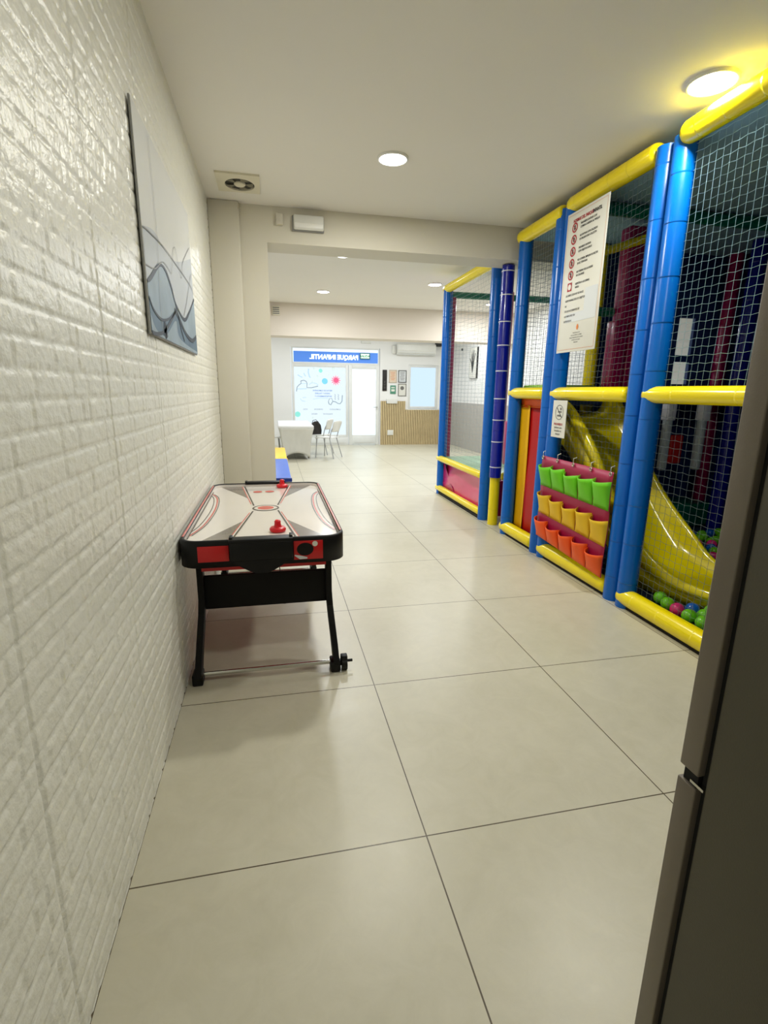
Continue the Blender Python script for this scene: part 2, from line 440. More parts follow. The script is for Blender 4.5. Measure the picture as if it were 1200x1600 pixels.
# graphics printed on the shop window
gx = lambda px: .596 + (px - 60) / 1090 * 1.41
gz = lambda py: 2.128 - (py - 30) / 1420 * 1.80
yy = YF + .041; p = MB('poster_day').box((.60, YF + .0425, .29), (2.01, YF + .0445, 2.12))
FU, FW = (1, 0, 0), (0, 0, 1)
for px, py, r, m in [(620, 110, 40, 'dot_teal'), (480, 65, 18, 'dot_grey'), (555, 225, 24, 'dot_grey'), (775, 165, 28, 'dot_grey'), (885, 65, 36, 'dot_grey'), (1105, 125, 46, 'dot_grey'),
                     (705, 328, 62, 'dot_blue'), (940, 308, 88, 'dot_pink_soft'), (1090, 415, 28, 'dot_grey'), (445, 355, 22, 'dot_grey'), (118, 1035, 58, 'dot_teal'), (438, 1110, 20, 'dot_grey')]:
    p.disc((gx(px), yy, gz(py)), FU, FW, r * .00129, m)
p.disc((gx(945), yy - .002, gz(305)), FU, FW, .07, 'dot_pink')
for k in range(12):
    a = k * PI / 6
    p.ribbon([(gx(940) + math.cos(a) * .07, yy - .002, gz(308) + math.sin(a) * .07), (gx(940) + math.cos(a) * .14, yy - .002, gz(308) + math.sin(a) * .14)], [.02, .006], (0, -1, 0), 'dot_pink')
def stroke(L, w=.012, m='ink_pale'): p.ribbon([(gx(a), yy - .001, gz(b)) for a, b in L], w, (0, -1, 0), m)
stroke([(370, 75), (360, 150), (385, 235), (400, 260)], .03); stroke([(265, 165), (280, 200), (305, 235)], .025); stroke([(140, 205), (190, 235), (235, 255)], .025)
stroke([(105, 550), (120, 460), (165, 410), (205, 385), (200, 330)], .02, 'ink_grey'); stroke([(200, 330), (260, 315), (310, 335), (330, 380), (325, 470), (420, 470), (560, 435)], .022, 'ink_grey')
stroke([(120, 500), (320, 490)], .02); stroke([(205, 385), (330, 385)], .012)
stroke([(375, 410), (400, 375), (450, 365), (520, 380), (560, 400), (540, 430)], .014)
stroke([(180, 700), (215, 750), (290, 760)], .014); stroke([(230, 680), (310, 675)], .014)
stroke([(450, 712), (560, 690), (700, 688), (800, 700)], .012)
stroke([(775, 760), (790, 810), (830, 830), (850, 790), (870, 755), (930, 765), (985, 800), (1030, 805), (1070, 750), (1080, 620)], .024, 'ink_grey')
stroke([(775, 760), (800, 700), (850, 690), (870, 755)], .016, 'ink_grey')
for a in range(3):
    for b in range(2): stroke([(910 + b * 70, 600 + a * 42), (935 + b * 70, 625 + a * 42), (912 + b * 70, 640 + a * 42)], .014, 'ink_grey')
for s_, px, py, sz in [('FIESTAS DE CUMPLEA\u00d1OS', 860, 540, .050), ('JUEGOS Y TALLERES', 810, 600, .050), ('ENTRETENIMIENTO Y', 850, 662, .052)]:
    p.text(s_, (gx(px), yy - .002, gz(py)), (-1, 0, 0), FW, sz, 'ink_blue', thick=.02, sx=.92)
for s_, px, py in [('OCIO', 330, 940), ('DIVERSION', 655, 940), ('CUMPLEA\u00d1OS', 1040, 940), ('FIESTAS', 535, 1040), ('PARQUE INF', 865, 1040)]:
    p.text(s_, (gx(px), yy - .002, gz(py)), (-1, 0, 0), FW, .048, 'ink_grey', thick=.02)
tag(p.build('window_decal'), 'printed window decal with pink and teal splats and reversed lettering on the shop window', 'decal')

# exit sign
t = thing('exit_sign', 'small green exit sign in front of the blue shop sign', 'sign', (2.54, YF, 2.36))
MB('green_sign').box((2.40, YF - .03, 2.355), (2.68, YF - .005, 2.515), bev=.006).build('sign_housing', parent=t)
p = MB('sign_glow').box((2.42, YF - .033, 2.375), (2.66, YF - .028, 2.495)); p.text('SALIDA', (2.54, YF - .035, 2.405), FU, FW, .082, 'green_sign', 'CENTER', thick=.03)
p.build('sign_face', parent=t)
p = MB('white_plastic').box((2.44, YF - .05, 2.77), (2.71, YF, 2.84), bev=.008)
tag(p.build('emergency_light'), 'slim white emergency light high on the far wall above the blue sign', 'light')

# air conditioner
t = thing('air_conditioner', 'white split air conditioner high on the far wall above the window', 'air conditioner', (3.98, YF, 2.50))
b_ = MB('white_plastic')
prof = [(0, 2.50), (-.12, 2.50), (-.19, 2.54), (-.21, 2.62), (-.20, 2.75), (-.17, 2.79), (0, 2.79)]
n = len(prof); vs = [(xx, YF + a, z) for xx in (3.42, 4.52) for a, z in prof]
b_.add(vs, [tuple(range(n))[::-1], tuple(range(n, 2 * n))] + [(i, (i + 1) % n, n + (i + 1) % n, n + i) for i in range(n)]); b_.build('body', parent=t)
MB('door_frame').box((3.46, YF - .205, 2.555), (4.48, YF - .185, 2.575)).box((3.46, YF - .17, 2.505), (4.48, YF - .12, 2.52)).build('air_flap', parent=t)
MB('white_plastic').box((3.30, YF - .06, 2.52), (3.42, YF, 2.74), bev=.02).build('pipe_cover', parent=t)
p = MB('frame_black').box((4.55, YF - .16, 2.745), (4.72, YF, 2.85), bev=.01)
tag(p.build('wall_speaker'), 'small black box speaker on the far wall right of the air conditioner', 'speaker')

# framed things beside the door
p = MB('black_board').box((3.045, YF - .02, 1.51), (3.17, YF, 2.085), bev=.004); p.text('B I E N', (3.13, YF - .022, 1.58), (0, 0, 1), (-1, 0, 0), .07, 'frame_grey')
tag(p.build('door_board'), 'narrow upright black board on the far wall just right of the door', 'board')
def framed(x0, x1, z0, z1, fm, pm, label, art):
    t = thing('picture_frame', label, 'picture frame', ((x0 + x1) / 2, YF, z0), 'small frames beside the far door')
    f = MB(fm); w = .014
    for a, b in (((x0, z0), (x0 + w, z1)), ((x1 - w, z0), (x1, z1)), ((x0, z0), (x1, z0 + w)), ((x0, z1 - w), (x1, z1))): f.box((a[0], YF - .02, a[1]), (b[0], YF, b[1]))
    f.build('frame', parent=t)
    q = MB(pm).box((x0 + w, YF - .008, z0 + w), (x1 - w, YF - .002, z1 - w)); art(q, (x0 + x1) / 2, (z0 + z1) / 2); q.build('print', parent=t)
def lines(m):
    def f(q, cx, cz):
        for k in range(6): q.box((cx - .07 + .01 * (k % 3), YF - .010, cz + .10 - k * .04), (cx + .06 - .012 * (k % 2), YF - .008, cz + .112 - k * .04), m)
    return f
framed(3.235, 3.450, 1.74, 2.085, 'frame_tan', 'print_tan', 'tan framed print, upper left of the small frames by the far door', lines('ink_orange'))
framed(3.500, 3.735, 1.75, 2.080, 'frame_black', 'paper_cool', 'thin black framed certificate, upper right of the small frames by the far door', lines('frame_grey'))
framed(3.500, 3.735, 1.375, 1.715, 'frame_grey', 'paper', 'grey framed drawing of a round shape, lower right of the small frames', lambda q, cx, cz: q.disc((cx, YF - .0095, cz + .05), FU, FW, .055, 'frame_grey', n=14))
p = MB('print_green').box((3.27, YF - .012, 1.43), (3.435, YF, 1.665), bev=.01); p.box((3.30, YF - .014, 1.50), (3.40, YF - .012, 1.56), 'paper'); p.box((3.30, YF - .014, 1.59), (3.40, YF - .012, 1.62), 'paper')
tag(p.build('wall_plaque'), 'small green and white plaque on the far wall below the tan frame', 'plaque')
tag(MB('white_plastic').box((3.16, YF - .07, 1.165), (3.47, YF, 1.30), bev=.006).build('junction_box'), 'white box set into the top edge of the wood slats', 'box')
tag(MB('white_plastic').box((3.20, YF - .05, .275), (3.37, YF - .03, .42), bev=.005).build('wall_socket'), 'white socket plate low on the wood slat panelling', 'socket')
p = MB('cream_plastic').box((.06, 10.26, 2.87), (.20, 10.3, 3.03), bev=.004)
for k in range(4): p.box((.07, 10.255, 2.89 + k * .034), (.19, 10.262, 2.905 + k * .034), 'frame_grey')
tag(p.build('air_grille'), 'small louvred grille on the beam at the far room edge', 'vent')
# canvases on the right wall of the far room
def wall_canvas(y0, y1, label, k):
    t = thing('wall_canvas', label, 'picture', (XR, (y0 + y1) / 2, 1.86), 'canvases on the far right wall')
    MB('frame_black').box((XR - .045, y0, 1.86), (XR, y1, 2.62), bev=.003).build('frame', parent=t)
    q = MB('paper').box((XR - .047, y0 + .003, 1.862), (XR - .045, y1 - .003, 2.618)); c = (y0 + y1) / 2
    if k == 0:
        for dy, dz in ((-.16, .2), (-.07, .27), (.02, .29), (.1, .24), (.2, .08)):
            q.ribbon([(XR - .049, c, 2.0), (XR - .049, c + dy * .3, 2.22), (XR - .049, c + dy, 2.28 + dz)], [.04, .07, .03], (-1, 0, 0), 'frame_grey')
    else:
        for s in (-1, 1): q.disc((XR - .049, c + s * .11, 2.42), (0, 1, 0), (0, 0, 1), .06, 'frame_grey', r2=.15)
        q.disc((XR - .049, c, 2.2), (0, 1, 0), (0, 0, 1), .16, 'print_tan', r2=.12)
    q.build('print', parent=t)
wall_canvas(12.45, 12.95, 'canvas of a grey hand shape on the far right wall seen through the net', 0)
wall_canvas(11.30, 11.80, 'canvas with two grey upright shapes, nearer of the pair on the right wall', 1)
tag(MB('frame_black').disc((XR - .03, 13.6, 2.63), (0, 1, 0), (0, 0, 1), .03).tube([(XR - .03, 13.6, 2.63), (XR, 13.6, 2.63)], .03, n=12).build('wall_sensor'), 'tiny dark round sensor high on the far right wall', 'sensor')
for k, yy2 in enumerate((10.95, 10.6)):
    tag(MB('white_plastic').box((XR - .032, yy2, .36), (XR - .021, yy2 + .09, .46 + .03 * k), bev=.003).build('wall_socket'), ('farther' if k == 0 else 'nearer') + ' of two white sockets on the grey wainscot beyond the net', 'socket')

# ------------------------------------------------------------------ ceiling downlights
def downlight(x, y, r, label, w=LAMP_W, c=LAMP_COL):
    t = thing('ceiling_light', label, 'light', (x, y, H), 'round recessed ceiling lights')
    MB('lamp_rim').lathe([(r, 0), (r, -.012), (r - .006, -.016), (r - .014, -.014), (r - .014, -.004)], (x, y, H), n=40).build('rim', parent=t)
    g = MB('lamp_glow'); g.disc((x, y, H - .012), (1, 0, 0), (0, -1, 0), r - .013, n=40); g.build('diffuser', parent=t)
    ld = bpy.data.lights.new('downlight', 'AREA'); ld.shape = 'DISK'; ld.size = 2 * r - .03; ld.energy = w; ld.color = c
    lo = bpy.data.objects.new('lamp_bulb', ld); col.objects.link(lo); lo.parent = t; lo.location = (0, 0, -.02)
downlight(.893, 3.93, .11, 'round ceiling light in the middle of the corridor ceiling')
downlight(2.315, 2.66, .125, 'round ceiling light beside the yellow rail of the play frame', LAMP_W * .9)
downlight(.893, .90, .11, 'round ceiling light nearest the camera over the tiled corridor', LAMP_W * .45)
downlight(.90, 6.60, .11, 'far room ceiling light just beyond the header beam', LAMP_W * 1.15, LAMP_COOL)
downlight(.89, 8.98, .11, 'far room ceiling light left of centre, before the beam', LAMP_W * 1.15, LAMP_COOL)
downlight(2.49, 7.93, .11, 'far room ceiling light right beside the far play frame', LAMP_W * 1.15, LAMP_COOL)
downlight(4.04, 9.34, .11, 'far room ceiling light seen through the far net', LAMP_W * 1.15, LAMP_COOL)
downlight(2.2, 12.4, .11, 'ceiling light hidden behind the far beam, in front of the door', LAMP_W * 1.2, LAMP_COOL)
downlight(-.2, 12.4, .11, 'ceiling light hidden behind the far beam, over the covered table', LAMP_W * .9, LAMP_COOL)
downlight(4.2, 12.0, .11, 'ceiling light hidden behind the far beam, near the air conditioner', LAMP_W * .9, LAMP_COOL)

# extractor vent on the ceiling
t = thing('ceiling_vent', 'square cream extractor vent in the ceiling corner by the brick wall', 'vent', (-.2, 4.64, H))
p = MB('cream_plastic'); n = 40; cx, cy = -.19, 4.66
sq = []; ci = []
for j in range(n):
    a = 2 * PI * j / n; c, s = math.cos(a), math.sin(a); k = max(abs(c), abs(s))
    sq.append((-.20 + .165 * c / k, 4.64 + .185 * s / k)); ci.append((cx + .115 * c, cy + .125 * s))
vs = [(a, b, H) for a, b in sq] + [(a, b, H - .014) for a, b in sq] + [(a, b, H - .014) for a, b in ci] + [(a, b, H - .002) for a, b in ci]
p.add(vs, [(r * n + j, r * n + (j + 1) % n, (r + 1) * n + (j + 1) % n, (r + 1) * n + j) for r in range(3) for j in range(n)])
p.build('face_plate', parent=t)
p = MB('fan_dark'); p.disc((cx, cy, H - .003), (1, 0, 0), (0, -1, 0), .114, 'fan_black', r2=.124)
for k in range(5):
    a = k * 2 * PI / 5; p.poly([(cx + .03 * math.cos(a), cy + .03 * math.sin(a), H - .008), (cx + .11 * math.cos(a - .25), cy + .115 * math.sin(a - .25), H - .006), (cx + .11 * math.cos(a + .45), cy + .115 * math.sin(a + .45), H - .014)])
p.lathe([(0, -.02), (.035, -.02), (.045, -.012), (.045, -.003)], (cx, cy, H), 'cream_plastic', n=20)
p.build('fan', parent=t)

# emergency lamp and switch box on the header
t = thing('emergency_lamp', 'white rectangular emergency lamp on the header above the opening', 'light', (.375, HY0, 2.90))
MB('canvas_edge').box((.232, HY0 - .028, 2.905), (.522, HY0, 3.035), bev=.008).build('back_plate', parent=t)
MB('white_plastic').box((.245, HY0 - .06, 2.912), (.518, HY0 - .026, 3.035), bev=.014, seg=3).build('cover', parent=t)
MB('lamp_rim').box((.252, HY0 - .066, 2.925), (.511, HY0 - .058, 2.965), bev=.003).build('lens', parent=t)
p = MB('plaster').box((.09, HY0 - .035, 2.945), (.155, HY0, 3.04), bev=.006).box((.105, HY0 - .04, 2.958), (.15, HY0 - .034, 2.975), bev=.002)
tag(p.build('junction_box'), 'small cream junction box left of the emergency lamp', 'box')

# abstract canvas on the brick wall
PX = XL + .012
t = thing('canvas_picture', 'tall abstract smoke canvas hung on the white brick wall', 'picture', (XL, 3.0, 1.715))
MB('canvas_edge').box((XL + .004, 2.32, 1.715), (PX, 3.67, 2.56), bev=.003).build('stretcher', parent=t)
q = MB('canvas').box((PX - .001, 2.325, 1.72), (PX + .0015, 3.665, 2.555))
def P(L, d=.002): return [(PX + d, a, b) for a, b in L]
def spline(L, k=6):
    out = []
    L = [Vector((0, *a)) for a in L]
    for i in range(len(L) - 1):
        p0, p1, p2, p3 = L[max(i - 1, 0)], L[i], L[i + 1], L[min(i + 2, len(L) - 1)]
        for s in range(k):
            u = s / k; out.append(.5 * ((2 * p1) + (-p0 + p2) * u + (2 * p0 - 5 * p1 + 4 * p2 - p3) * u * u + (-p0 + 3 * p1 - 3 * p2 + p3) * u ** 3))
    out.append(L[-1]); return [(v.y, v.z) for v in out]
top = spline([(2.33, 1.918), (2.40, 1.945), (2.60, 2.035), (2.74, 2.043), (2.87, 1.989), (2.96, 1.927), (3.20, 1.880), (3.42, 1.95), (3.66, 2.06)])
def fill(L, zb, m, d):
    pts = P(L, d); bot = [(PX + d, a, zb) for a, _ in L]; k = len(L)
    q.add(pts + bot, [(i, k + i, k + i + 1, i + 1) for i in range(k - 1)], m)
fill(spline([(2.33, 2.12), (2.55, 2.16), (2.8, 2.14), (3.1, 2.16), (3.66, 2.3)]), 1.722, 'canvas_smoke', .0022)
fill(top, 1.722, 'smoke_blue', .003)
fill(spline([(2.33, 1.862), (2.40, 1.823), (2.55, 1.80), (2.75, 1.83), (2.91, 1.881), (3.05, 1.86), (3.25, 1.80), (3.45, 1.80), (3.66, 1.84)]), 1.722, 'smoke_mid', .0036)
fill(spline([(2.33, 1.80), (2.42, 1.745), (2.6, 1.735), (2.72, 1.77), (2.93, 1.84), (3.02, 1.76), (3.66, 1.735)]), 1.722, 'smoke_blue', .0042)
q.ribbon(P(top, .005), [.010 + .010 * abs(math.sin(i * .21)) for i in range(len(top))], (1, 0, 0), 'smoke_dark')
for L, w, m in [([(2.912, 1.892), (3.019, 1.867), (3.225, 1.806), (3.46, 1.79), (3.64, 1.83)], .024, 'smoke_dark'), ([(2.33, 1.862), (2.4, 1.82), (2.55, 1.80), (2.75, 1.83), (2.91, 1.881)], .012, 'smoke_dark'),
                ([(2.33, 1.725), (2.43, 1.727), (2.62, 1.763), (2.93, 1.885)], .016, 'smoke_dark'), ([(2.60, 1.73), (2.62, 1.78), (2.64, 1.73)], .05, 'smoke_dark'), ([(2.33, 2.117), (2.445, 2.128), (2.79, 2.143), (3.5, 2.124), (3.65, 2.09)], .006, 'smoke_line'),
                ([(2.58, 2.53), (2.598, 2.36), (2.598, 2.12), (2.55, 1.87), (2.56, 1.76)], .004, 'smoke_line'), ([(2.95, 1.93), (3.05, 1.83), (3.15, 1.76)], .014, 'smoke_dark'), ([(2.33, 1.98), (2.5, 2.0), (2.7, 2.07), (2.9, 2.06)], .004, 'smoke_line'),
                ([(2.9, 2.06), (3.05, 2.22), (3.2, 2.1), (3.3, 2.2), (3.6, 2.35)], .005, 'smoke_line'), ([(3.2, 1.9), (3.35, 2.0), (3.6, 2.2)], .006, 'smoke_line')]:
    L = spline(L); q.ribbon(P(L, .0055), w, (1, 0, 0), m)
q.build('painted_face', parent=t)

# ------------------------------------------------------------------ air hockey table
TX0, TX1, TY0, TY1 = -.478, .342, 2.48, 4.08
def rrect(x0, x1, y0, y1, r, n=7):
    pts = []
    for cx_, cy_, a0 in ((x1 - r, y0 + r, -PI / 2), (x1 - r, y1 - r, 0), (x0 + r, y1 - r, PI / 2), (x0 + r, y0 + r, PI)):
        for k in range(n + 1):
            a = a0 + k * PI / 2 / n; pts.append((cx_ + r * math.cos(a), cy_ + r * math.sin(a)))
    return pts
def loops(p, rings, m, close=None, smooth=True):
    n = len(rings[0]); vs = [v for r in rings for v in r]
    fs = [(i * n + j, i * n + (j + 1) % n, (i + 1) * n + (j + 1) % n, (i + 1) * n + j) for i in range(len(rings) - 1) for j in range(n)]
    p.add(vs, fs, m, smooth)
t = thing('air_hockey_table', 'air hockey table with white top and black and red sides by the brick wall', 'game table', ((TX0 + TX1) / 2, (TY0 + TY1) / 2, 0))
p = MB('black_plastic')
R = lambda i, z, r=.10: [(a, b, z) for a, b in rrect(TX0 + i, TX1 - i, TY0 + i, TY1 - i, max(r - i, .02))]
loops(p, [R(.02, .635), R(.0, .64), R(0, .772), R(.004, .778), R(.016, .778), R(.022, .772)], 'black_plastic')
loops(p, [R(.022, .772), R(.024, .751)], 'table_white')
p.add(R(.018, .652), [tuple(range(32))[::-1]], 'black_plastic')
body = p.build('apron', parent=t)
# playing surface with its printed pattern
ZS = .752
p = MB('table_white'); a_ = R(.02, ZS); p.add(a_, [tuple(range(len(a_)))], 'table_white')
S = lambda L, d=.0008: [(a, b, ZS + d) for a, b in L]
NZ = (0, 0, 1)
mx_ = (TX0 + TX1) / 2; yc = 3.28
for sx in (-1, 1):
    for sy in (-1, 1):
        X = lambda d: mx_ + sx * d
        Y_ = lambda d: yc + sy * d
        arc = [(X(.345), Y_(.775)), (X(.30), Y_(.68)), (X(.22), Y_(.52)), (X(.13), Y_(.33)), (X(.118), Y_(.27))]
        side = [(X(.118), Y_(.27)), (X(.168), Y_(.775))]
        k = spline(arc, 5); tri = S(k + [side[1]])
        c0 = S([side[1]])[0]
        vs = [c0] + S(k); p.add(vs, [(0, i, i + 1) for i in range(1, len(vs) - 1)], 'table_grey')
        p.ribbon(S([(X(.078), Y_(.08)), (X(.172), Y_(.79))], .0014), .010, NZ, 'table_line')
        p.ribbon(S([(X(.096), Y_(.12)), (X(.190), Y_(.79))], .0014), .006, NZ, 'table_red_soft')
        p.ribbon(S([(X(.090), Y_(.09)), (X(.182), Y_(.79))], .0012), .016, NZ, 'table_white')
    al = [(mx_ + sx * .382, yc + .50), (mx_ + sx * .335, yc + .34), (mx_ + sx * .315, yc), (mx_ + sx * .335, yc - .38), (mx_ + sx * .382, yc - .60)]
    p.ribbon(S(spline(al), .0014), .009, NZ, 'table_red_soft'); p.ribbon(S(spline([(a - sx * .012, b) for a, b in al]), .0016), .005, NZ, 'table_line'); p.ribbon(S(spline([(a + sx * .022, b) for a, b in al]), .0016), .005, NZ, 'table_line')
    p.ribbon(S([(mx_ + sx * .384, yc - .66), (mx_ + sx * .384, yc + .58)], .0018), .006, NZ, 'table_line')
p.disc((mx_, yc, ZS + .0016), (1, 0, 0), (0, 1, 0), .085, 'table_line', inner=.88)
p.disc((mx_, yc, ZS + .0017), (1, 0, 0), (0, 1, 0), .070, 'table_white')
p.disc((mx_, yc, ZS + .002), (1, 0, 0), (0, 1, 0), .052, 'table_red_soft')
for dx in (-.075, .012):
    for sy in (1,): p.disc((mx_ + dx + .01, yc + .55 * sy, ZS + .002), (1, 0, 0), (0, 1, 0), .034, 'table_red_soft')
for sy in (-1, 1): p.poly(S([(mx_ - .16, yc + sy * .785), (mx_ + .16, yc + sy * .785), (mx_ + .15, yc + sy * .70), (mx_ + .16, yc + sy * .74)], .001)[::sy] if False else S([(mx_ + .10, yc + sy * .785), (mx_ + .16, yc + sy * .785), (mx_ + .145, yc + sy * .72)], .001), 'table_red_soft')
p.build('playing_surface', parent=t)
# metal side rails
for sx in (-1, 1):
    q = MB('aluminium').box((mx_ + sx * .392, TY0 + .10, ZS), (mx_ + sx * .401, TY1 - .10, .776), bev=.002); q.build('side_rail', parent=t, label='slim metal side rail')
for sx in (-1, 1):
    MB('rim_pink').box((mx_ + sx * .392, TY0 + .10, .776), (mx_ + sx * .402, TY1 - .10, .781), bev=.002).build('rim_strip', parent=t, label='pinkish red strip along the long rim')
# goal boxes
for sy, yb in ((-1, TY0), (1, TY1)):
    q = MB('black_plastic'); o = -.022 * 1
    y0 = yb + sy * .004; y1 = yb + sy * .040
    q.box((-.235, yb - sy * .03, .768), (.075, y1, .788), bev=.006)
    q.box((-.232, y0 - sy * .02, .675), (.072, y1, .775), bev=.008)
    pr_ = [(-.232, .68), (.072, .68), (.03, .655), (-.02, .625), (-.05, .612), (-.11, .612), (-.14, .625), (-.19, .655)]
    k = len(pr_); vs = [(a, y0, b) for a, b in pr_] + [(a, y1, b) for a, b in pr_]
    fs = [tuple(range(k)), tuple(range(2 * k - 1, k - 1, -1))] + [(i, k + i, k + (i + 1) % k, (i + 1) % k) for i in range(k)]
    q.add(vs, fs)
    for xx in (-.226, .066): q.box((xx - .008, yb - sy * .035, .772), (xx + .008, yb + sy * .02, .796), bev=.003)
    q.build('goal_box', parent=t)
    MB('table_red').box((-.385, yb + sy * .001, .672), (-.238, yb + sy * .006, .752), bev=.001).build('side_panel', parent=t, label='plain red panel')
    q = MB('table_red').box((.078, yb + sy * .001, .660), (.225, yb + sy * .006, .758), bev=.001)
    q.disc((.135, yb + sy * .008, .715), (1, 0, 0), (0, 0, 1), .042, 'black_plastic', r2=.034)
    q.disc((.185, yb + sy * .009, .742), (1, 0, 0), (0, 0, 1), .014, 'paper')
    q.ribbon([(.082, yb + sy * .008, .685), (.11, yb + sy * .008, .672), (.145, yb + sy * .008, .668)], [.006, .02, .008], (0, sy, 0), 'paper_cool')
    q.build('side_panel', parent=t, label='red panel with a black and white splash graphic')
MB('table_red').box((-.38, TY0 + .05, .606), (.245, TY1 - .05, .640)).build('under_tray', parent=t)
# legs
def leg_path(x, sy):
    c = TY0 + .17 if sy < 0 else TY1 - .17
    xs = 1 if x > mx_ else -1
    f = TY0 + .025 if sy < 0 else TY1 - .025
    return [(x, c, .632), (x, c, .42), (x + xs * .004, c + sy * .015, .34), (x + xs * .010, c + sy * .05, .25), (x + xs * .018, c + sy * .10, .14), (x + xs * .022, f, .05)]
for sy in (-1, 1):
    for x in (-.405, .268):
        q = MB('black_leg'); L = leg_path(x, sy)
        vs = []; fs = []
        for i, a in enumerate(L):
            a = Vector(a); w = .016; d = .030 if i < 3 else .045
            vs += [(a.x - w, a.y - d, a.z), (a.x + w, a.y - d, a.z), (a.x + w, a.y + d, a.z), (a.x - w, a.y + d, a.z)]
        for i in range(len(L) - 1):
            for j in range(4): fs.append((i * 4 + j, i * 4 + (j + 1) % 4, (i + 1) * 4 + (j + 1) % 4, (i + 1) * 4 + j))
        fs += [(0, 1, 2, 3), tuple(len(vs) - 4 + j for j in (3, 2, 1, 0))]
        q.add(vs, fs)
        lg = q.build('leg', parent=t)
        e = L[-1]; cy0 = e[1]
        MB('black_plastic').box((e[0] - .032, cy0 - .035, 0), (e[0] + .022, cy0 + .05, .062), bev=.008).build('foot', parent=lg)
    c = TY0 + .17 if sy < 0 else TY1 - .17
    MB('black_leg').box((-.39, c - .009, .352), (.255, c + .009, .540), bev=.003).build('end_panel', parent=t)
    f = TY0 + .04 if sy < 0 else TY1 - .04
    MB('chrome').tube([(-.41, f, .042), (.285, f, .042)], .012, n=14).build('foot_bar', parent=t, label='thin chrome bar between the feet')
q = MB('black_plastic'); wx = .335
q.tube([(wx - .014, 2.50, .034), (wx + .014, 2.50, .034)], .034, n=24); q.tube([(wx - .04, 2.50, .05), (wx + .045, 2.50, .05)], .008, n=10)
q.box((wx - .02, 2.48, .045), (wx + .016, 2.52, .088), bev=.006); q.box((.28, 2.485, .03), (wx, 2.515, .06), bev=.004)
q.build('caster', parent=t)
q = MB('black_plastic'); q.tube([(.0, 2.75, .63), (.01, 2.85, .40), (.03, 2.95, .22), (-.03, 3.02, .20), (-.05, 2.95, .24), (-.05, 2.9, .35), (-.045, 2.9, .63)], .003, n=6)
q.build('hanging_cord', parent=t)
def mallet(x, y, label):
    p = MB('mallet_red'); p.lathe([(0, 0), (.040, 0), (.044, .006), (.044, .016), (.036, .024), (.024, .022), (.020, .026), (.017, .046), (.018, .054), (.012, .062), (0, .064)], (x, y, ZS + .002), n=28)
    tag(p.build('hockey_mallet'), label, 'mallet', 'red air hockey mallets')
mallet(.003, 2.70, 'red mallet near the front goal of the air hockey table')
mallet(.050, 3.99, 'red mallet at the back edge of the air hockey table')

# ------------------------------------------------------------------ fridge beside the camera
t = thing('refrigerator', 'tall dark grey fridge freezer at the right edge of the corridor', 'refrigerator', (1.10, .42, 0))
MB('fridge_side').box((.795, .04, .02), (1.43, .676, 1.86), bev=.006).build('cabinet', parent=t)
MB('black_gap').box((.806, .674, .03), (1.42, .692, 1.85)).build('door_gasket', parent=t)
MB('fridge_steel').box((.79, .690, .768), (1.435, .736, 1.865), bev=.003).build('upper_door', parent=t)
MB('fridge_steel').box((.79, .690, .012), (1.435, .736, .738), bev=.003).build('freezer_door', parent=t)
MB('black_gap').box((.797, .694, .738), (1.43, .728, .768)).build('grip_recess', parent=t)
MB('chrome').box((.793, .676, .744), (1.43, .708, .750)).build('grip_strip', parent=t, label='bright metal strip in the gap between the doors')
for a, b in ((.83, .07), (1.37, .07), (.83, .60), (1.37, .60)): MB('black_gap').box((a, b, 0), (a + .04, b + .04, .02)).build('foot', parent=t)

# ------------------------------------------------------------------ play structure
FX = 2.455
RP = .066
def wrap_tube(a, b, r, m, rings=True, cap=True, n=20, step=.31, ties=None):
    """foam tube under a vinyl sleeve with stitched creases"""
    a = Vector(a); b = Vector(b); L = (b - a).length; d = (b - a) / L
    pts = []; rs = []
    if cap: pts += [a, a + d * .008, a + d * .03]; rs += [r * .6, r * .88, r]
    else: pts += [a]; rs += [r]
    if rings:
        s = step * .6
        while s < L - .08:
            pts += [a + d * (s - .006), a + d * (s - .001), a + d * (s + .001), a + d * (s + .006)]; rs += [r, r * .985, r * 1.014, r]
            s += step * random.uniform(.85, 1.12)
    if cap: pts += [b - d * .03, b - d * .008, b]; rs += [r, r * .88, r * .6]
    else: pts += [b]; rs += [r]
    p = MB(m); p.tube(pts, rs, n=n)
    if ties:
        s = .12
        while s < L - .05:
            c = a + d * s
            p.tube([c - d * .005, c + d * .005], r * 1.04, ties, n=n); s += .27 * random.uniform(.85, 1.1)
    return p
